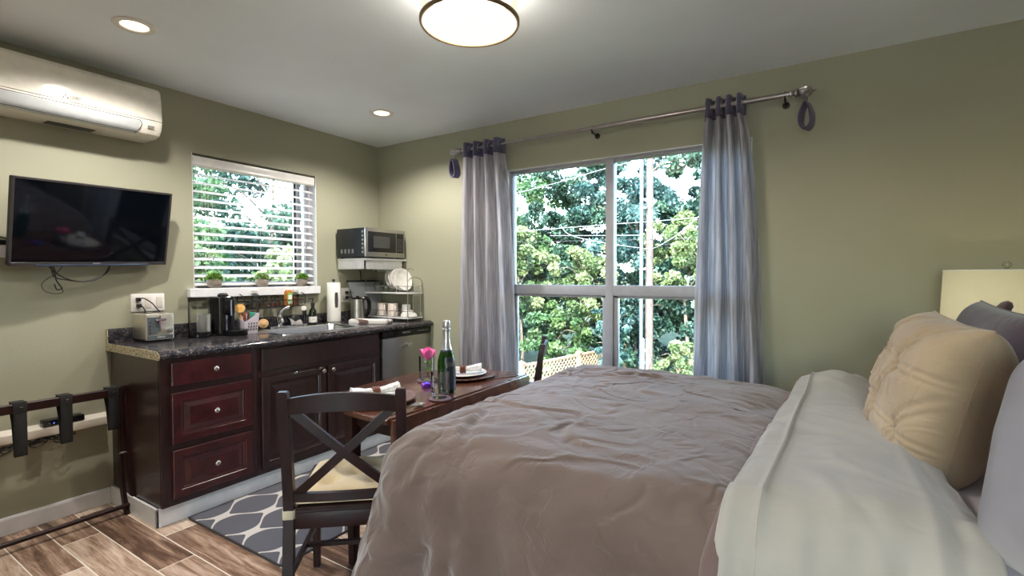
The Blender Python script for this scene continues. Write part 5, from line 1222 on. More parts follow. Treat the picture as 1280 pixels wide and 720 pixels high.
# duvet: three-sided drape (near, foot, far) generated ring by ring from a centre line
def make_duvet():
    xe = 3.40                                          # open edge toward the pillows
    X0, Yn, Yf = 2.265, 1.10, 2.625; rc_ = .17
    # outline path: from (xe,Yn) to foot corner, foot, far corner, (xe,Yf)
    path = []
    def seg(a, b, n):
        for i in range(n): path.append((a[0]+(b[0]-a[0])*i/n, a[1]+(b[1]-a[1])*i/n))
    seg((xe, Yn), (X0+rc_, Yn), 190)
    for i in range(70): a = -PI/2-PI/2*i/70; path.append((X0+rc_+rc_*math.cos(a), Yn+rc_+rc_*math.sin(a)))
    seg((X0, Yn+rc_), (X0, Yf-rc_), 170)
    for i in range(36): a = PI-PI/2*i/36; path.append((X0+rc_+rc_*math.cos(a), Yf-rc_+rc_*math.sin(a)))
    seg((X0+rc_, Yf), (xe, Yf), 60); path.append((xe, Yf))
    n = len(path); loops = []
    yc = 1.9; drop = .62; rad = .13
    # radial samples : (t<=1 top plane, then profile)
    ts = [i/110 for i in range(110)]
    prof = []                                           # (outward from outline, dz)
    K = 16
    for k in range(K+1):
        a = k/K*PI/2; prof.append((-rad+rad*math.sin(a), -rad*(1-math.cos(a))))
    M_ = 56
    for k in range(1, M_+1):
        d = k/M_*drop; prof.append((0+.0*d, -rad-d))
    rows = []
    acc = 0; prev = None
    for q, (px, py) in enumerate(path):
        a, b = path[max(0, q-1)], path[min(n-1, q+1)]; dx, dy = b[0]-a[0], b[1]-a[1]; l = math.hypot(dx, dy); nx, ny = dy/l*-1*-1, -dx/l*-1*-1
        nx, ny = (-dy/l*-1, dx/l*-1)
        # outward normal: path runs near -> foot -> far (clockwise seen from above), outward is to the left of travel negated
        if (px-2.9)*nx+(py-1.88)*ny < 0: nx, ny = -nx, -ny
        if prev: acc += math.hypot(px-prev[0], py-prev[1])
        prev = (px, py)
        # centre point
        cx_ = max(px, 2.95) if px > 2.95 else 2.95; cyy = yc if px <= 2.95 else yc
        row = []
        ix, iy = px-nx*rad, py-ny*rad
        for t in ts: row.append((cx_+(ix-cx_)*t, cyy+(iy-cyy)*t, 0, 0, 0))
        for k, (o_, dz) in enumerate(prof): row.append((px+nx*o_, py+ny*o_, dz, nx, ny))
        out = []
        for (x, y, dz, ox, oy) in row:
            side = max(0, -dz-rad*.5)/drop if dz else 0
            # crown and broad puffs
            e = min(1, min((y-Yn+.02)/.5, (Yf-y+.02)/.3, (x-X0+.02)/.42)); e = max(0, e)
            z = .805+.030*e**.7+.018*fbm(Vector((x*2.2, y*2.2, 3)), 2)*e
            z += .012*math.exp(-((y-2.35)/.2)**2-((x-2.6)/.3)**2)
            # crumples on top
            wv = Vector((x+.12*noise.noise(Vector((x*3, y*3, 9))), y+.12*noise.noise(Vector((x*3, y*3, 19))), 0))
            cr = ridge(Vector((wv.x*3.1+wv.y*1.3, wv.y*5.2-wv.x*1.7, 2)), 4)-1.0
            msk = .35+.65*sm(-.25, .35, fbm(Vector((x*1.4+4, y*1.4, 7)), 2))
            z += .0055*cr*msk*(.5+.5*e)
            z += (.011*crease(Vector((wv.x*2.6+wv.y*1.2, wv.y*3.6-wv.x*.8, 3)))+.006*crease(Vector((wv.x*5.5, wv.y*6.5+wv.x*2, 13))))*(.35+.65*msk)
            z -= .022*math.exp(-((x-3.33-.06*math.sin(y*6))/.05)**2)*sm(1.0, 1.6, y)*.6
            z -= .02*sm(3.30, 3.42, x)
            # long drag folds from the corner
            ang = math.atan2(y-1.05, x-2.2); f1 = math.sin(ang*26+3*noise.noise(Vector((x*3, y*3, 4))))
            cd = math.exp(-(math.hypot(x-2.25, y-1.08)/.55)**2); z += .0045*f1*cd*(1 if not ox else 0)
            if ox or oy:
                s = acc; d = max(0, -dz)
                fl = sm(.02, .55, d)
                fold = math.sin(s*19+1.2*noise.noise(Vector((s*2.2, d*1.5, 5)))*2)+.55*math.sin(s*43+2+3*noise.noise(Vector((s*3, d*2, 8))))
                foot = .6+.4*sm(.1, .9, -ox)
                off = (.05+.25*foot)*d*.9+(.006+.038*fl)*fold*.7+.006*ridge(Vector((s*4+d*5, d*4, 3)), 3)*sm(0, .1, d)-.008
                off += .016*fbm(Vector((s*5, d*6, 2)), 3)*sm(0, .1, d)
                off += .020*crease(Vector((s*3.2+d*1.5, d*3.5, 26)))*sm(0, .12, d)
                off = (off*sm(0, .07, d))*(1-.75*sm(3.0, 3.34, x))
                x += ox*off; y += oy*off
                z = z+dz+.006*f1*0
            out.append((x, y, max(z, .035)))
        loops.append(out)
    b = BM(); loft(b, loops, closed=False)
    bmesh.ops.remove_doubles(b, verts=b.verts, dist=.0015)
    for _ in range(4): bmesh.ops.smooth_vert(b, verts=b.verts, factor=.5, use_axis_x=True, use_axis_y=True, use_axis_z=True)
    return b
dv_ = O('duvet', make_duvet(), DUVET, ang=180)
tag(dv_, 'crumpled taupe-brown duvet spread over the foot and middle of the bed', 'duvet')
# dark turned hem of the duvet, peeping out beside the pale sheet
def make_strip(xa, xb, z_off, ysamp, nx_, zfun, side_fun, name, mat, thick=.0):
    L = []
    for j in ysamp:
        row = []
        for i in range(nx_+1):
            u = i/nx_; row.append(zfun(u, j))
        L.append(row)
    b = BM(); loft(b, L, closed=False); return b
def drape_y(s):
    """arc-length s across the bed: 0 = near edge top; negative goes down the near side; returns y, dz, outward"""
    Yn, Yf, rad = 1.12, 2.63, .12
    if s < 0:
        a = min(-s/rad, PI/2); y = Yn+rad-rad*math.sin(a); dz = -rad*(1-math.cos(a)); rest = max(0, -s-rad*PI/2)
        return y-.10*rest, dz-rest, 1, -s
    if s > Yf-Yn-2*rad:
        q = s-(Yf-Yn-2*rad); a = min(q/rad, PI/2); y = Yf-rad+rad*math.sin(a); dz = -rad*(1-math.cos(a)); rest = max(0, q-rad*PI/2); return y, dz-rest, 2, q
    return Yn+rad+s, 0, 0, 0
def sheet_fn(u, s):
    y, dz, sd, q = drape_y(s)
    xl = np.interp(y, [1.0, 1.2, 1.5, 1.9, 2.2, 2.6], [3.325, 3.322, 3.345, 3.365, 3.385, 3.405])
    if sd == 1: xl -= .012*math.sin(q*8)
    xr = np.interp(y, [1.0, 1.25, 1.55, 1.9, 2.2, 2.6], [3.775, 3.768, 3.752, 3.74, 3.73, 3.75])
    x = xl+(xr-xl)*u
    z = .852+.006*math.sin(u*5)
    z += .050*math.exp(-((y-2.42)/.17)**2)*math.exp(-((x-3.54)/.12)**2)
    z += .016*math.exp(-((x-3.62)/.14)**2)
    z -= .03*sm(.86, 1, u)*(1 if sd == 0 else .4)
    z -= .016*(1-sm(0, .05, u))
    z += .008*math.exp(-((u-.17)/.02)**2)+.006*math.exp(-((u-.80)/.03)**2)*sm(2.3, 1.3, y)-.012*math.exp(-((u-.88)/.035)**2)*sm(2.4, 1.4, y)
    wv = Vector((x*4.2+.5*noise.noise(Vector((x*3, y*3, 1))), y*2.6, 5))
    z += .010*crease(Vector((x*5+y*2, y*3.2, 31)))+.004*(ridge(wv, 3)-1)*(.4+.6*sm(-.3, .3, noise.noise(Vector((x*2.5, y*1.6, 22)))))+.014*fbm(Vector((x*3, y*2, 8)), 2)
    if sd:
        f = math.sin(x*46+2*noise.noise(Vector((x*4, q*2, 3))))*.5+.5*math.sin(x*91+q*3)
        o_ = (.004+.024*sm(.05, .5, q))*f+.01*fbm(Vector((x*6, q*5, 3)), 3)
        y += -o_ if sd == 1 else o_
        if sd == 1: y -= .03*sm(0, .25, q)
    return (x, y, z+dz)
b = make_strip(0, 1, 0, [-.72+(.72+1.27+.5)*k/210 for k in range(211)], 90, sheet_fn, None, 's', SHEET)
sh_ = O('top_sheet', b, SHEET, ang=180); sh_.modifiers.new('s', 'SOLIDIFY').thickness = .006
tag(sh_, 'pale stone top sheet folded back across the bed before the pillows', 'sheet')
def hem_fn(u, s):
    x, y, z = sheet_fn(0, s); w = .05
    yy = y
    x2 = x+.02-w*u+.008*math.sin(s*9+u*2); zz = z-.010-.020*u*u-.01
    if s < 0: yy = y-.012+.01*u
    return (x2, yy, zz+.006*math.sin(u*PI)*2)
b = make_strip(0, 1, 0, [-.72+(.72+1.1)*k/120 for k in range(121)], 10, hem_fn, None, 'h', DUVET)
hm = O('duvet_hem', b, m_fabric('dark_taupe_duvet_underside', lin(92, 70, 66), lin(108, 86, 82), big=.3, bigs=10), dv_, ang=180); hm.modifiers.new('s', 'SOLIDIFY').thickness = .008
b = BM(); L = []
for k in range(200):
    s = -.6+1.85*k/199; p = sheet_fn(.17, s); q = sheet_fn(.18, s); L.append(Vector(p)+Vector((0, -.002 if s < 0 else 0, .004)))
tube(b, L, .0016, 5); O('piping', b, simple('stone_piping', lin(176, 168, 158), .8), sh_)

# pillows: outline in local x (width) and z (height), thickness along y
def pillow(name, w, h, t, M, mat, label, cat='pillow', n=56, fn=None, pinch=.05, pw=4, seam=True, group=None):
    b = BM(); F = []; G = []
    for j in range(n+1):
        f = []; g = []
        for i in range(n+1):
            u, v = -1+2*i/n, -1+2*j/n
            x = w/2*u*(1-pinch*(1-v*v)); z = h/2*v*(1-pinch*(1-u*u))
            e = max(0, (1-abs(u)**pw)*(1-abs(v)**pw))**.5
            d = t/2*e*(1+.10*fbm(Vector((u*1.5, v*1.5, t*10)), 2))
            P0 = Vector((x, -d, z))
            if fn:
                def B(uu, vv):
                    ee = max(0, (1-abs(uu)**pw)*(1-abs(vv)**pw))**.5; return Vector((w/2*uu*(1-pinch*(1-vv*vv)), -t/2*ee, h/2*vv*(1-pinch*(1-uu*uu))))
                uc, vc = max(-.985, min(.985, u)), max(-.985, min(.985, v)); N_ = (B(uc+.012, vc)-B(uc-.012, vc)).cross(B(uc, vc+.012)-B(uc, vc-.012)).normalized()
                if N_.y > 0: N_ = -N_
                P0 += N_*fn(u, v, e)
            f.append(tuple(P0)); g.append((x, d, z))
        F.append(f); G.append(g)
    loft(b, F, closed=False); loft(b, G, closed=False)
    bmesh.ops.remove_doubles(b, verts=b.verts, dist=.0008)
    bmesh.ops.transform(b, matrix=M, verts=b.verts)
    o = O(name, b, mat, ang=180)
    tag(o, label, cat, group)
    if seam:
        b = BM(); L = []
        for (us, vs_) in ((range(n+1), None),):
            pass
        for i in range(n+1): L.append(F[0][i])
        for j in range(1, n+1): L.append(F[j][n])
        for i in range(n-1, -1, -1): L.append(F[n][i])
        for j in range(n-1, 0, -1): L.append(F[j][0])
        tube(b, [M @ Vector(p) for p in L], .0032, 6, closed=True); O('piped_seam', b, mat, o, ang=80)
    return o
def tuck(u, v, e):
    c, q = math.cos(R(24)), math.sin(R(24)); a = u*c+v*q; b_ = -u*q+v*c
    N = 2.1; tri = math.asin(math.sin(a*PI*1.45))*2/PI; tri = tri*(.75+.25*abs(tri))
    best = 9
    for k in range(-5, 6):
        d = abs(b_-(k+.40*tri*(-1 if k % 2 else 1))/N); best = min(best, d)
    r = .012*math.exp(-(best/.038)**2)-.005*math.exp(-(best/.085)**2)*(.75+.25*math.sin(a*30))
    pin = -.014*math.exp(-((1-abs(tri))/.22)**2)*math.exp(-(best/.10)**2)
    puff = .010*min(1, best/.12)
    cr = .003*crease(Vector((a*3, b_*3, 3)))
    return (r+puff+pin+cr)*min(1, e*1.6)
# local +x width, -y front face, z up ; face toward -X world => rotate -90 about z so local -y -> -x
def PM(loc, yaw, tilt, roll=0): return Matrix.Translation(loc) @ Matrix.Rotation(yaw, 4, 'Z') @ Matrix.Rotation(tilt, 4, 'X') @ Matrix.Rotation(roll, 4, 'Y')
pillow('throw_pillow', .41, .42, .24, PM((3.77, 1.80, .98), R(-82), R(-12), R(3)), BEIGE, 'beige pintucked diamond-pattern cushion standing on the bed', 'cushion', n=190, fn=tuck, pinch=.045)
pillow('bed_pillow', .60, .42, .22, PM((3.905, 1.06, 1.0), R(-78), R(-12), R(-8)), GREYP, 'large lavender-grey pillow standing nearest the viewer at the picture edge', n=60)
pillow('bed_pillow', .66, .46, .18, PM((4.09, 1.52, .985), R(-86), R(-16)), SHAM, 'aubergine-grey pillow leaning behind the beige cushion', n=50)
shm = pillow('bed_pillow', .68, .44, .18, PM((3.965, 2.29, .985), R(-88), R(-16), R(2)), SHAM, 'aubergine-grey pillow by the bedside lamp, its tied corner sticking up', n=50)
pillow('bed_pillow', .62, .42, .14, PM((4.08, 1.13, .86), R(-84), R(-78)), SHAMD, 'dark ruffled taupe pillow lying under the lavender-grey pillow', n=50, fn=lambda u, v, e: .004*math.sin(u*70)*e)
# knotted corner
b = BM(); c0 = Vector((4.04, 2.46, 1.165))
L = []
for r, h in ((.010, -.02), (.018, 0), (.026, .016), (.027, .03), (.018, .044), (.005, .050)): L.append([c0+Vector((.3*h, r*math.cos(a)*(1+.2*math.sin(a*4)), h+.0))+Vector((r*math.sin(a)*.8, 0, 0)) for a in [i*PI/12 for i in range(24)]])
loft(b, L)
O('corner_knot', b, SHAMD, shm, ang=80, label='dark gathered fabric knot on the pillow corner')
# nightstand and lamp
ns = thing('nightstand', 'dark wooden bedside table hidden behind the pillows under the lamp', 'nightstand', (4.15, 2.93, 0))
bm = BM(); box(bm, 3.93, 4.37, 2.72, 3.19, .58, .61, .004); box(bm, 3.95, 4.35, 2.74, 3.17, .15, .58, .003); O('body', bm, ESP, ns)
bm = BM(); box(bm, 3.944, 3.952, 2.77, 3.14, .40, .56, .002); d = O('drawer', bm, ESP, ns)
for x in (3.97, 4.33):
    for y in (2.76, 3.15): bm = BM(); box(bm, x-.02, x+.02, y-.02, y+.02, 0, .15, .002); O('leg', bm, ESP, ns)
lx, ly = 4.145, 2.88
lp_ = thing('table_lamp', 'bedside lamp with an ivory drum shade and clear ball finial', 'lamp', (lx, ly, .61))
bm = BM(); lathe(bm, [(.08, .0), (.08, .015), (.03, .025), (.05, .08), (.07, .16), (.06, .26), (.025, .34), (.014, .37), (.014, .46)], (lx, ly, .611), n=36); O('base', bm, simple('pearl_grey_ceramic', lin(170, 172, 170), .2), lp_)
zs0, zs1 = 1.06, 1.328
bm = BM(); lathe(bm, [(.214, zs0), (.204, zs1)], (lx, ly, 0), n=72, cap0=False, cap1=False); O('lamp_shade', bm, SHADE, lp_)
IVB = simple('ivory_binding', lin(236, 236, 226), .6)
for z, r in ((zs0, .214), (zs1, .204)):
    bm = BM(); tube(bm, [(lx+r*math.cos(a), ly+r*math.sin(a), z) for a in [i*PI/36 for i in range(72)]], .0028, 6, closed=True); O('shade_ring', bm, IVB, lp_)
bm = BM()
for a in (0, 2.09, 4.19): tube(bm, [(lx, ly, zs1-.008), (lx+.203*math.cos(a), ly+.203*math.sin(a), zs1-.001)], .002, 6)
tube(bm, [(lx, ly, 1.05), (lx, ly, zs1)], .004, 8); O('harp', bm, NICKEL, lp_)
bm = BM(); lathe(bm, [(.005, .0), (.012, .004), (.007, .009)]+[(.014*math.sin(a)+.0005, .023-.014*math.cos(a)) for a in [i*PI/10 for i in range(1, 10)]], (lx, ly, zs1), n=20); O('finial', bm, m_realglass('clear_crystal', (.9, .92, .92, 1)), lp_)
bm = BM(); lathe(bm, [(.014, 0), (.014, .03), (.026, .055), (.03, .08), (.02, .105), (.0, .112)], (lx, ly, 1.08), n=20); O('bulb', bm, emis('warm_bulb_glass', (1, .85, .6, 1), 6), lp_)
# ---------------------------------------------------------------- outside
GZ = -2.3
def m_ground():
    t = NT('mossy_garden_soil'); v = t.coord(); n = t.noise(v, 3, 6, .7); t.bsdf(t.ramp(n, [(.35, lin(44, 56, 32)), (.55, lin(66, 78, 42)), (.7, lin(84, 70, 52))]), .95, 0, t.bump(n, .6, .05)); return t.m
bm = BM(); n = 24; L = []
for j in range(n+1):
    row = []
    for i in range(n+1):
        x, y = -22+34*i/n, -3+33*j/n
        d = max(0, y-15)*.25+max(0, -x-9)*.3; row.append((x, y, GZ+d+.15*noise.noise(Vector((x*.4, y*.4, 0)))))
    L.append(row)
loft(bm, L, closed=False); struct('ground_outside', bm, m_ground(), True)
BARK = None
def m_bark(name, a, b):
    t = NT(name); v = t.coord((1, 1, .25)); n = t.noise(v, 22, 5, .7); t.bsdf(t.ramp(n, [(.35, a), (.65, b)]), .9, 0, t.bump(n, .8, .02)); return t.m
BARK = m_bark('grey_brown_bark', lin(70, 60, 50), lin(140, 126, 108))
LEAFD = leafmat('dark_evergreen_leaf', lin(18, 42, 36), lin(42, 74, 58), lin(86, 116, 92), .3)
LEAFM = leafmat('mid_maple_leaf', lin(32, 58, 36), lin(66, 98, 58), lin(120, 144, 90), .38)
LEAFY = leafmat('pale_yellow_green_leaf', lin(60, 82, 46), lin(108, 126, 80), lin(164, 168, 124), .38)
LEAFBL = leafmat('blue_green_leaf', lin(26, 56, 54), lin(60, 94, 88), lin(116, 144, 138), .35)
def tree(name, cat, label, base, trunk_h, crown, rx, rz, nclump, nleaf, size, mat, seed, grp='trees beyond the windows', tr=.14, gap=.0):
    rg_ = np.random.default_rng(seed); rr = random.Random(seed)
    t = thing(name, label, cat, base, 0, grp)
    b = BM(); cx_, cy_, cz_ = crown; bx_, by_, bz_ = base
    tube(b, spline([(bx_, by_, bz_-.1), (bx_+.3*(cx_-bx_), by_+.2*(cy_-by_), bz_+(cz_-bz_)*.35), (cx_-.1, cy_, cz_-rz*.2), (cx_+.1, cy_, cz_+rz*.7)], 6), [tr*(1-.75*i/18) for i in range(19)], 10)
    tip = []
    for k in range(9):
        a = rr.uniform(0, 2*PI); h = cz_-rz*.7+rz*1.3*k/9; r = rx*rr.uniform(.5, .85); p0 = Vector((bx_+(cx_-bx_)*.7, by_+(cy_-by_)*.7, h-.3)); p1 = Vector((cx_+r*math.cos(a), cy_+r*math.sin(a), h+.17*rz))
        tube(b, spline([p0, (p0+p1)/2+Vector((0, 0, .25)), p1], 5), [tr*.32*(1-.08*i) for i in range(11)], 6)
    O('trunk', b, BARK, t)
    d = rg_.normal(size=(nclump, 3)); d /= np.linalg.norm(d, axis=1)[:, None]
    cc = np.array([cx_, cy_, cz_])+d*(rg_.random(nclump)**.45)[:, None]*np.array([rx, rx, rz])
    cr = rg_.uniform(.35, .75, nclump)*rx*.30
    k = rg_.integers(0, nclump, nleaf); dd = rg_.normal(size=(nleaf, 3)); dd /= np.linalg.norm(dd, axis=1)[:, None]
    P = cc[k]+dd*(cr[k]*(rg_.random(nleaf)**.33))[:, None]*np.array([1, 1, .7])
    N = dd*.7+rg_.normal(size=(nleaf, 3))*.5; N[:, 2] -= .35; N /= np.linalg.norm(N, axis=1)[:, None]
    ct_ = rg_.random(nclump); tn = np.clip(ct_[k]*.6+rg_.random(nleaf)*.4, 0, 1)
    P[:, 2] = np.maximum(P[:, 2], GZ+.05)
    o = leaves('foliage', P, N, rg_.uniform(.7, 1.3, nleaf)*size, .62, mat, t, tn)
    return t
specs = [
 # base, crown, rx, rz, clumps, leaves, size, mat, label
 ((-6.5, 15.5), (-6.3, 15.3, 1.6), 2.4, 4.2, 60, 12000, .15, LEAFM, 'mid-green leafy tree at the corner-side edge of the large window'),
 ((-3.9, 16.5), (-4.0, 16.4, 2.6), 2.3, 4.0, 60, 13000, .15, LEAFD, 'tall dark green tree showing through the left panes'),
 ((-1.9, 16.8), (-1.9, 16.6, 2.8), 2.2, 4.2, 60, 13000, .15, LEAFBL, 'tall blue-green tree behind the window mullion'),
 ((.4, 16.4), (.5, 16.2, 2.6), 2.3, 4.3, 60, 13000, .15, LEAFD, 'dark green tree behind the right-hand side of the utility pole'),
 ((3.2, 16.8), (3.2, 16.5, 2.6), 2.6, 4.5, 60, 9000, .16, LEAFBL, 'blue-green tree glimpsed past the outer edge of the right curtain'),
 ((-4.9, 13.9), (-4.9, 13.8, 1.4), 1.25, 1.5, 34, 6000, .13, LEAFY, 'pale sunlit tree standing forward in the left panes'),
 ((-2.9, 14.3), (-2.9, 14.3, 1.0), 1.15, 1.6, 34, 5500, .12, LEAFY, 'pale sunlit tree just left of the mullion'),
 ((.2, 14.6), (.15, 14.5, 1.9), 1.2, 1.3, 34, 6000, .13, LEAFY, 'pale sunlit tree beside the utility pole'),
 ((-3.6, 13.6), (-3.7, 13.8, -.8), 1.3, 1.3, 30, 5500, .12, LEAFM, 'low green tree behind the lattice fence'),
 ((-1.2, 12.6), (-1.25, 12.5, -.2), .55, 1.3, 24, 5000, .10, LEAFBL, 'narrow ivy-clad tree between mullion and utility pole'),
 ((-5.3, 12.6), (-5.4, 12.7, -.6), 1.1, 1.5, 30, 5000, .12, LEAFBL, 'blue-green bushy tree low behind the left curtain edge'),
 ((-1.6, 15.4), (-1.5, 15.4, -.6), 1.9, 1.6, 34, 6500, .13, LEAFD, 'shaded dark shrubby tree at the foot of the poles'),
 ((1.4, 14.6), (1.4, 14.6, -.3), 1.5, 1.7, 34, 6000, .13, LEAFD, 'dark shrubby tree behind the yellow-green bush'),
]
for k, (bs, cr_, rx, rz, nc, nl, sz, mt, lb_) in enumerate(specs):
    tree('garden_tree', 'tree', lb_, (bs[0], bs[1], GZ+max(0, bs[1]-15)*.25), 0, cr_, rx, rz, int(nc*1.9), int(nl*1.5), sz, mt, 100+k, tr=.12 if nl > 7000 else .07)
tree('garden_bush', 'bush', 'bright yellow-green sunlit bush below the utility pole', (.75, 11.2, GZ), 0, (.80, 11.2, -.95), .62, .95, 60, 9000, .09, LEAFY, 300, grp='bushes outside', tr=.04)
side = [((-9.5, 4.6), (-9.5, 4.6, 1.8), 2.4, 4.0, LEAFM, 'mid-green tree seen through the blind at its outer side'), ((-9.3, 8.0), (-9.3, 8.0, 1.8), 2.4, 4.0, LEAFD, 'dark green tree seen through the middle of the blind'),
        ((-8.4, 11.0), (-8.4, 11.0, 1.8), 2.2, 4.0, LEAFM, 'mid-green tree seen through the blind at its corner side'), ((-6.8, 6.9), (-6.8, 6.9, .6), 1.1, 1.3, LEAFY, 'pale sunlit tree nearest the blind'), ((-7.0, 4.6), (-7.0, 4.6, .9), 1.0, 1.2, LEAFY, 'pale sunlit tree at the outer side of the blind')]
for k, (bs, cr_, rx, rz, mt, lb_) in enumerate(side):
    tree('garden_tree', 'tree', lb_, (bs[0], bs[1], GZ+max(0, -bs[0]-9)*.3), 0, cr_, rx, rz, 90, 14000 if rx > 2 else 6000, .14, mt, 400+k, tr=.12)
# utility poles and wires
b = BM(); lathe(b, [(.115, 0), (.10, 4), (.085, 10.5)], (-.60, 13.5, GZ), n=20); tag(O('utility_pole', b, m_bark('weathered_pole_wood', lin(70, 58, 52), lin(112, 98, 90))), 'weathered brown wooden utility pole outside the right-hand panes', 'utility pole')
b = BM(); lathe(b, [(.05, 0), (.05, 8.0), (.0, 8.05)], (-.76, 13.3, GZ), n=16)
for z in (1.2, 3.2, 5.4): box(b, -.82, -.62, 13.27, 13.42, GZ+z, GZ+z+.05)
tag(O('service_mast', b, simple('galvanised_pipe', lin(84, 92, 102), .5, .0)), 'pale grey metal service pipe standing against the wooden pole', 'pipe')
b = BM()
for x in (.03, .12): lathe(b, [(.03, 0), (.03, 2.15), (.035, 2.16), (.0, 2.2)], (x, 11.0, GZ), n=12)
box(b, .03, .12, 10.99, 11.01, GZ+1.9, GZ+1.95); tag(O('bollard_post', b, simple('grey_post_metal', lin(170, 176, 186), .4, .5)), 'short pair of grey metal posts in front of the wooden pole', 'post')
WB = simple('black_wire_cover', lin(30, 30, 34), .5); WL = simple('pale_wire_cover', lin(130, 132, 138), .4)
for k, (pts, mt, lb_) in enumerate((([(-9, 13, 2.36), (-4.73, 13, 2.33), (-1.67, 13, 2.28), (.72, 13, 2.23), (7, 13, 2.3)], WB, 'black overhead wire running level across both panes'),
    ([(-9, 13.1, 2.75), (-4.73, 13.1, 2.68), (-1.67, 13.1, 2.72), (.72, 13.1, 2.76), (7, 13.1, 3.0)], WL, 'pale overhead wire running level above the black one'),
    ([(-9, 12.9, 3.4), (-4.2, 12.9, 3.85), (-1.67, 12.9, 4.22), (-.6, 13.4, 4.5)], WL, 'pale wire climbing diagonally to the pole top'),
    ([(-.6, 13.4, 2.0), (-.07, 12.9, 2.12), (.68, 12.9, 2.65), (2.4, 12.5, 4.2)], WL, 'pale wire sweeping up from the pole behind the right curtain'),
    ([(-3.0, 12.9, 2.75), (-2.69, 12.9, 2.46), (-1.67, 12.9, 2.2), (-.6, 13.4, 2.02)], WL, 'pale wire sagging to the pole from the left'),
    ([(-3.5, 13.2, 2.5), (-1.67, 13.2, 2.42), (-.75, 13.3, 2.4)], WL, 'short pale wire joining the metal service pipe'))):
    b = BM(); tube(b, spline(pts, 6), .008, 6); tag(O('overhead_wire', b, mt), lb_, 'wire', 'overhead wires outside the large window')
# lattice fence
fn_ = thing('lattice_fence', 'tan wooden lattice fence with square-capped posts outside the large window', 'fence', (-2.3, 11, GZ))
CED = m_wood('weathered_cedar', lin(128, 98, 76), lin(176, 146, 120), .75, (3, 3, 1), 0)
F0 = Vector((-2.57, 10.0, 0)); st_ = Vector((.47, 2.2, 0)); ft = -.80
for k in range(-2, 3):
    p = F0+st_*k; b = BM(); box(b, p.x-.05, p.x+.05, p.y-.05, p.y+.05, GZ, ft+.02, .004)
    loft(b, [rrect(p.x, p.y, w_, w_, .004, z, 2) for w_, z in ((.15, ft+.02), (.15, ft+.045), (.11, ft+.06), (.02, ft+.10))]); O('post', b, CED, fn_)
    if k < 2:
        q = p+st_; b = BM(); beam(b, p+Vector((0, 0, ft-.02)), q+Vector((0, 0, ft-.02)), .05, .05, (0, 0, 1)); beam(b, p+Vector((0, 0, ft-.46)), q+Vector((0, 0, ft-.46)), .05, .05); O('rail', b, CED, fn_)
        b = BM(); D = (q-p); Ld = D.length; D.normalize(); m = int(Ld/.14)
        for i in range(-4, m+5):
            for s in (-1, 1):
                a0 = i*.14; a1 = a0+s*.40; z0, z1 = ft-.44, ft-.04
                # clip
                t0, t1 = 0, 1
                if s*(a1-a0) != 0:
                    lo_, hi_ = sorted(((0-a0)/(a1-a0), (Ld-a0)/(a1-a0))); t0, t1 = max(0, lo_), min(1, hi_)
                if t1-t0 < .05: continue
                A_ = p+D*(a0+(a1-a0)*t0)+Vector((0, 0, z0+(z1-z0)*t0)); B_ = p+D*(a0+(a1-a0)*t1)+Vector((0, 0, z0+(z1-z0)*t1))
                off = Vector((D.y, -D.x, 0))*.006*s; beam(b, A_+off, B_+off, .012, .03, (0, 0, 1), .0)
        O('lattice_panel', b, CED, fn_, smooth=False)
        b = BM(); m = 14
        for i in range(m):
            a0 = Ld*(i+.04)/m; a1 = Ld*(i+.96)/m; c0, c1 = p+D*a0, p+D*a1; beam(b, c0*.5+c1*.5+Vector((0, 0, GZ+.05)), c0*.5+c1*.5+Vector((0, 0, ft-.48)), a1-a0, .018, (D.y, -D.x, 0), 0)
        O('board_panel', b, CED, fn_, smooth=False)

# ---------------------------------------------------------------- light
def light(name, typ, loc, energy, col, size=.05, rot=None, **kw):
    l = bpy.data.lights.new(name, typ); l.energy = energy; l.color = col
    if typ in ('POINT', 'SPOT'): l.shadow_soft_size = size
    elif typ == 'AREA': l.size = size
    elif typ == 'SUN': l.angle = size
    for k, v in kw.items(): setattr(l, k, v)
    o = bpy.data.objects.new(name, l); C.objects.link(o); o.location = loc
    if rot: o.rotation_euler = rot
    return o
WARM = (1, .93, .85)
for dx in (-.07, .07): light('drum_bulb', 'POINT', (fx+dx, fy, H-.09), P_DRUM, WARM, .03)
for x, y in ((.742, 1.05), (.77, 2.56), (.74, -.55), (2.5, -1.2), (4.2, -1.0)):
    light('downlight_bulb', 'SPOT', (x, y, H-.012), P_CAN*(1 if y > 0 else P_BACK), (1, .94, .87), .04, (0, 0, 0), spot_size=R(150), spot_blend=.6)
light('bedside_bulb', 'POINT', (lx, ly, 1.15), P_LAMP, (1, .86, .62), .03)
light('sun', 'SUN', (0, 0, 20), P_SUN, (1, .96, .88), R(.6), (R(48), 0, R(28)))
def portal(loc, rot, sx, sy):
    l = bpy.data.lights.new('window_portal', 'AREA'); l.shape = 'RECTANGLE'; l.size = sx; l.size_y = sy; l.cycles.is_portal = True
    o = bpy.data.objects.new('window_portal', l); C.objects.link(o); o.location = loc; o.rotation_euler = rot
portal((2.27, 3.38, 1.27), (R(-90), 0, 0), 1.71, 1.7)
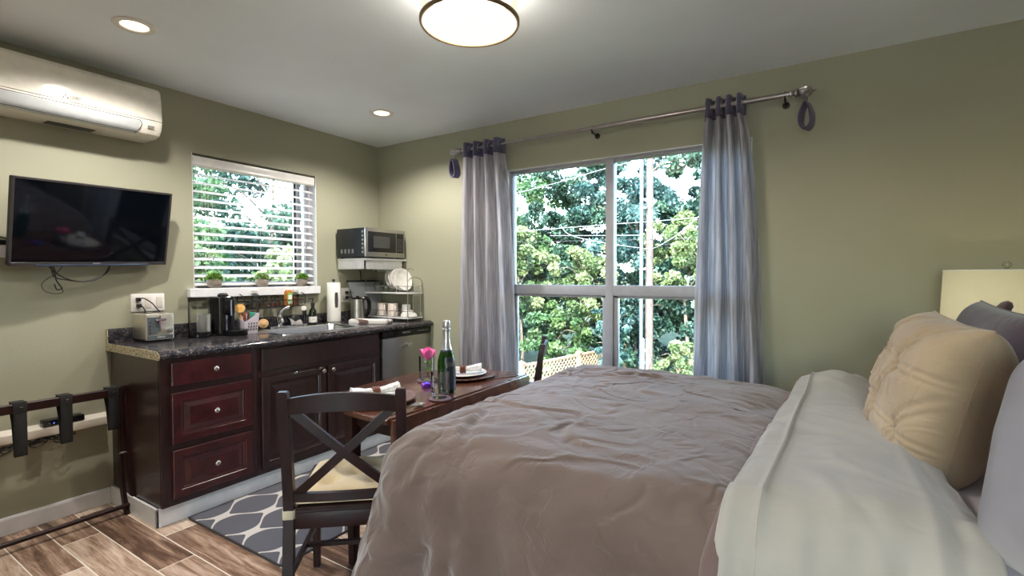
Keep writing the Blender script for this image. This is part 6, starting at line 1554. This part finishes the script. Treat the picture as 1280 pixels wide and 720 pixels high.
portal((-.145, 2.1, 1.66), (0, R(-90), 0), .92, .93)
portal((3.75, YB-.11, 1.08), (R(90), 0, 0), 1.1, 2.15)  # portal at the added patio door opening
w = bpy.data.worlds.new('sky'); bpy.context.scene.world = w; w.use_nodes = True
nt = w.node_tree; nt.nodes.clear()
sk_ = nt.nodes.new('ShaderNodeTexSky'); sk_.sky_type = 'NISHITA'; sk_.sun_disc = False; sk_.sun_elevation = R(50); sk_.sun_rotation = R(200); sk_.air_density = 1.2; sk_.dust_density = 1.5
bg = nt.nodes.new('ShaderNodeBackground'); bg.inputs[1].default_value = P_SKY; ow = nt.nodes.new('ShaderNodeOutputWorld')
nt.links.new(sk_.outputs[0], bg.inputs[0]); nt.links.new(bg.outputs[0], ow.inputs[0])

# ---------------------------------------------------------------- camera
f_px = 621.0; yaw, pitch, roll = .5649, -.0252, -.0019
cam = bpy.data.cameras.new('camera'); cam.sensor_width = 36; cam.lens = f_px/1280*36; cam.clip_start = .02
co = bpy.data.objects.new('camera', cam); C.objects.link(co)
r0 = Vector((math.cos(yaw), math.sin(yaw), 0)); f0 = Vector((-math.sin(yaw), math.cos(yaw), 0))
F_ = f0*math.cos(pitch)+Vector((0, 0, math.sin(pitch))); U_ = -f0*math.sin(pitch)+Vector((0, 0, math.cos(pitch)))
r1 = r0*math.cos(roll)+U_*math.sin(roll); u1 = -r0*math.sin(roll)+U_*math.cos(roll)
Mc = Matrix((r1, u1, -F_)).transposed().to_4x4(); Mc.translation = (3.506, 0, 1.31); co.matrix_world = Mc
sc = bpy.context.scene; sc.camera = co
sc.view_settings.view_transform = 'Standard'; sc.view_settings.look = 'None'; sc.view_settings.gamma = 1; sc.view_settings.use_curve_mapping = False
sc.view_settings.exposure = EXPO
sc.cycles.max_bounces = 10; sc.cycles.diffuse_bounces = 5; sc.cycles.transparent_max_bounces = 24; sc.cycles.caustics_reflective = False; sc.cycles.caustics_refractive = False
sc.cycles.sample_clamp_indirect = 6; sc.cycles.use_denoising = True
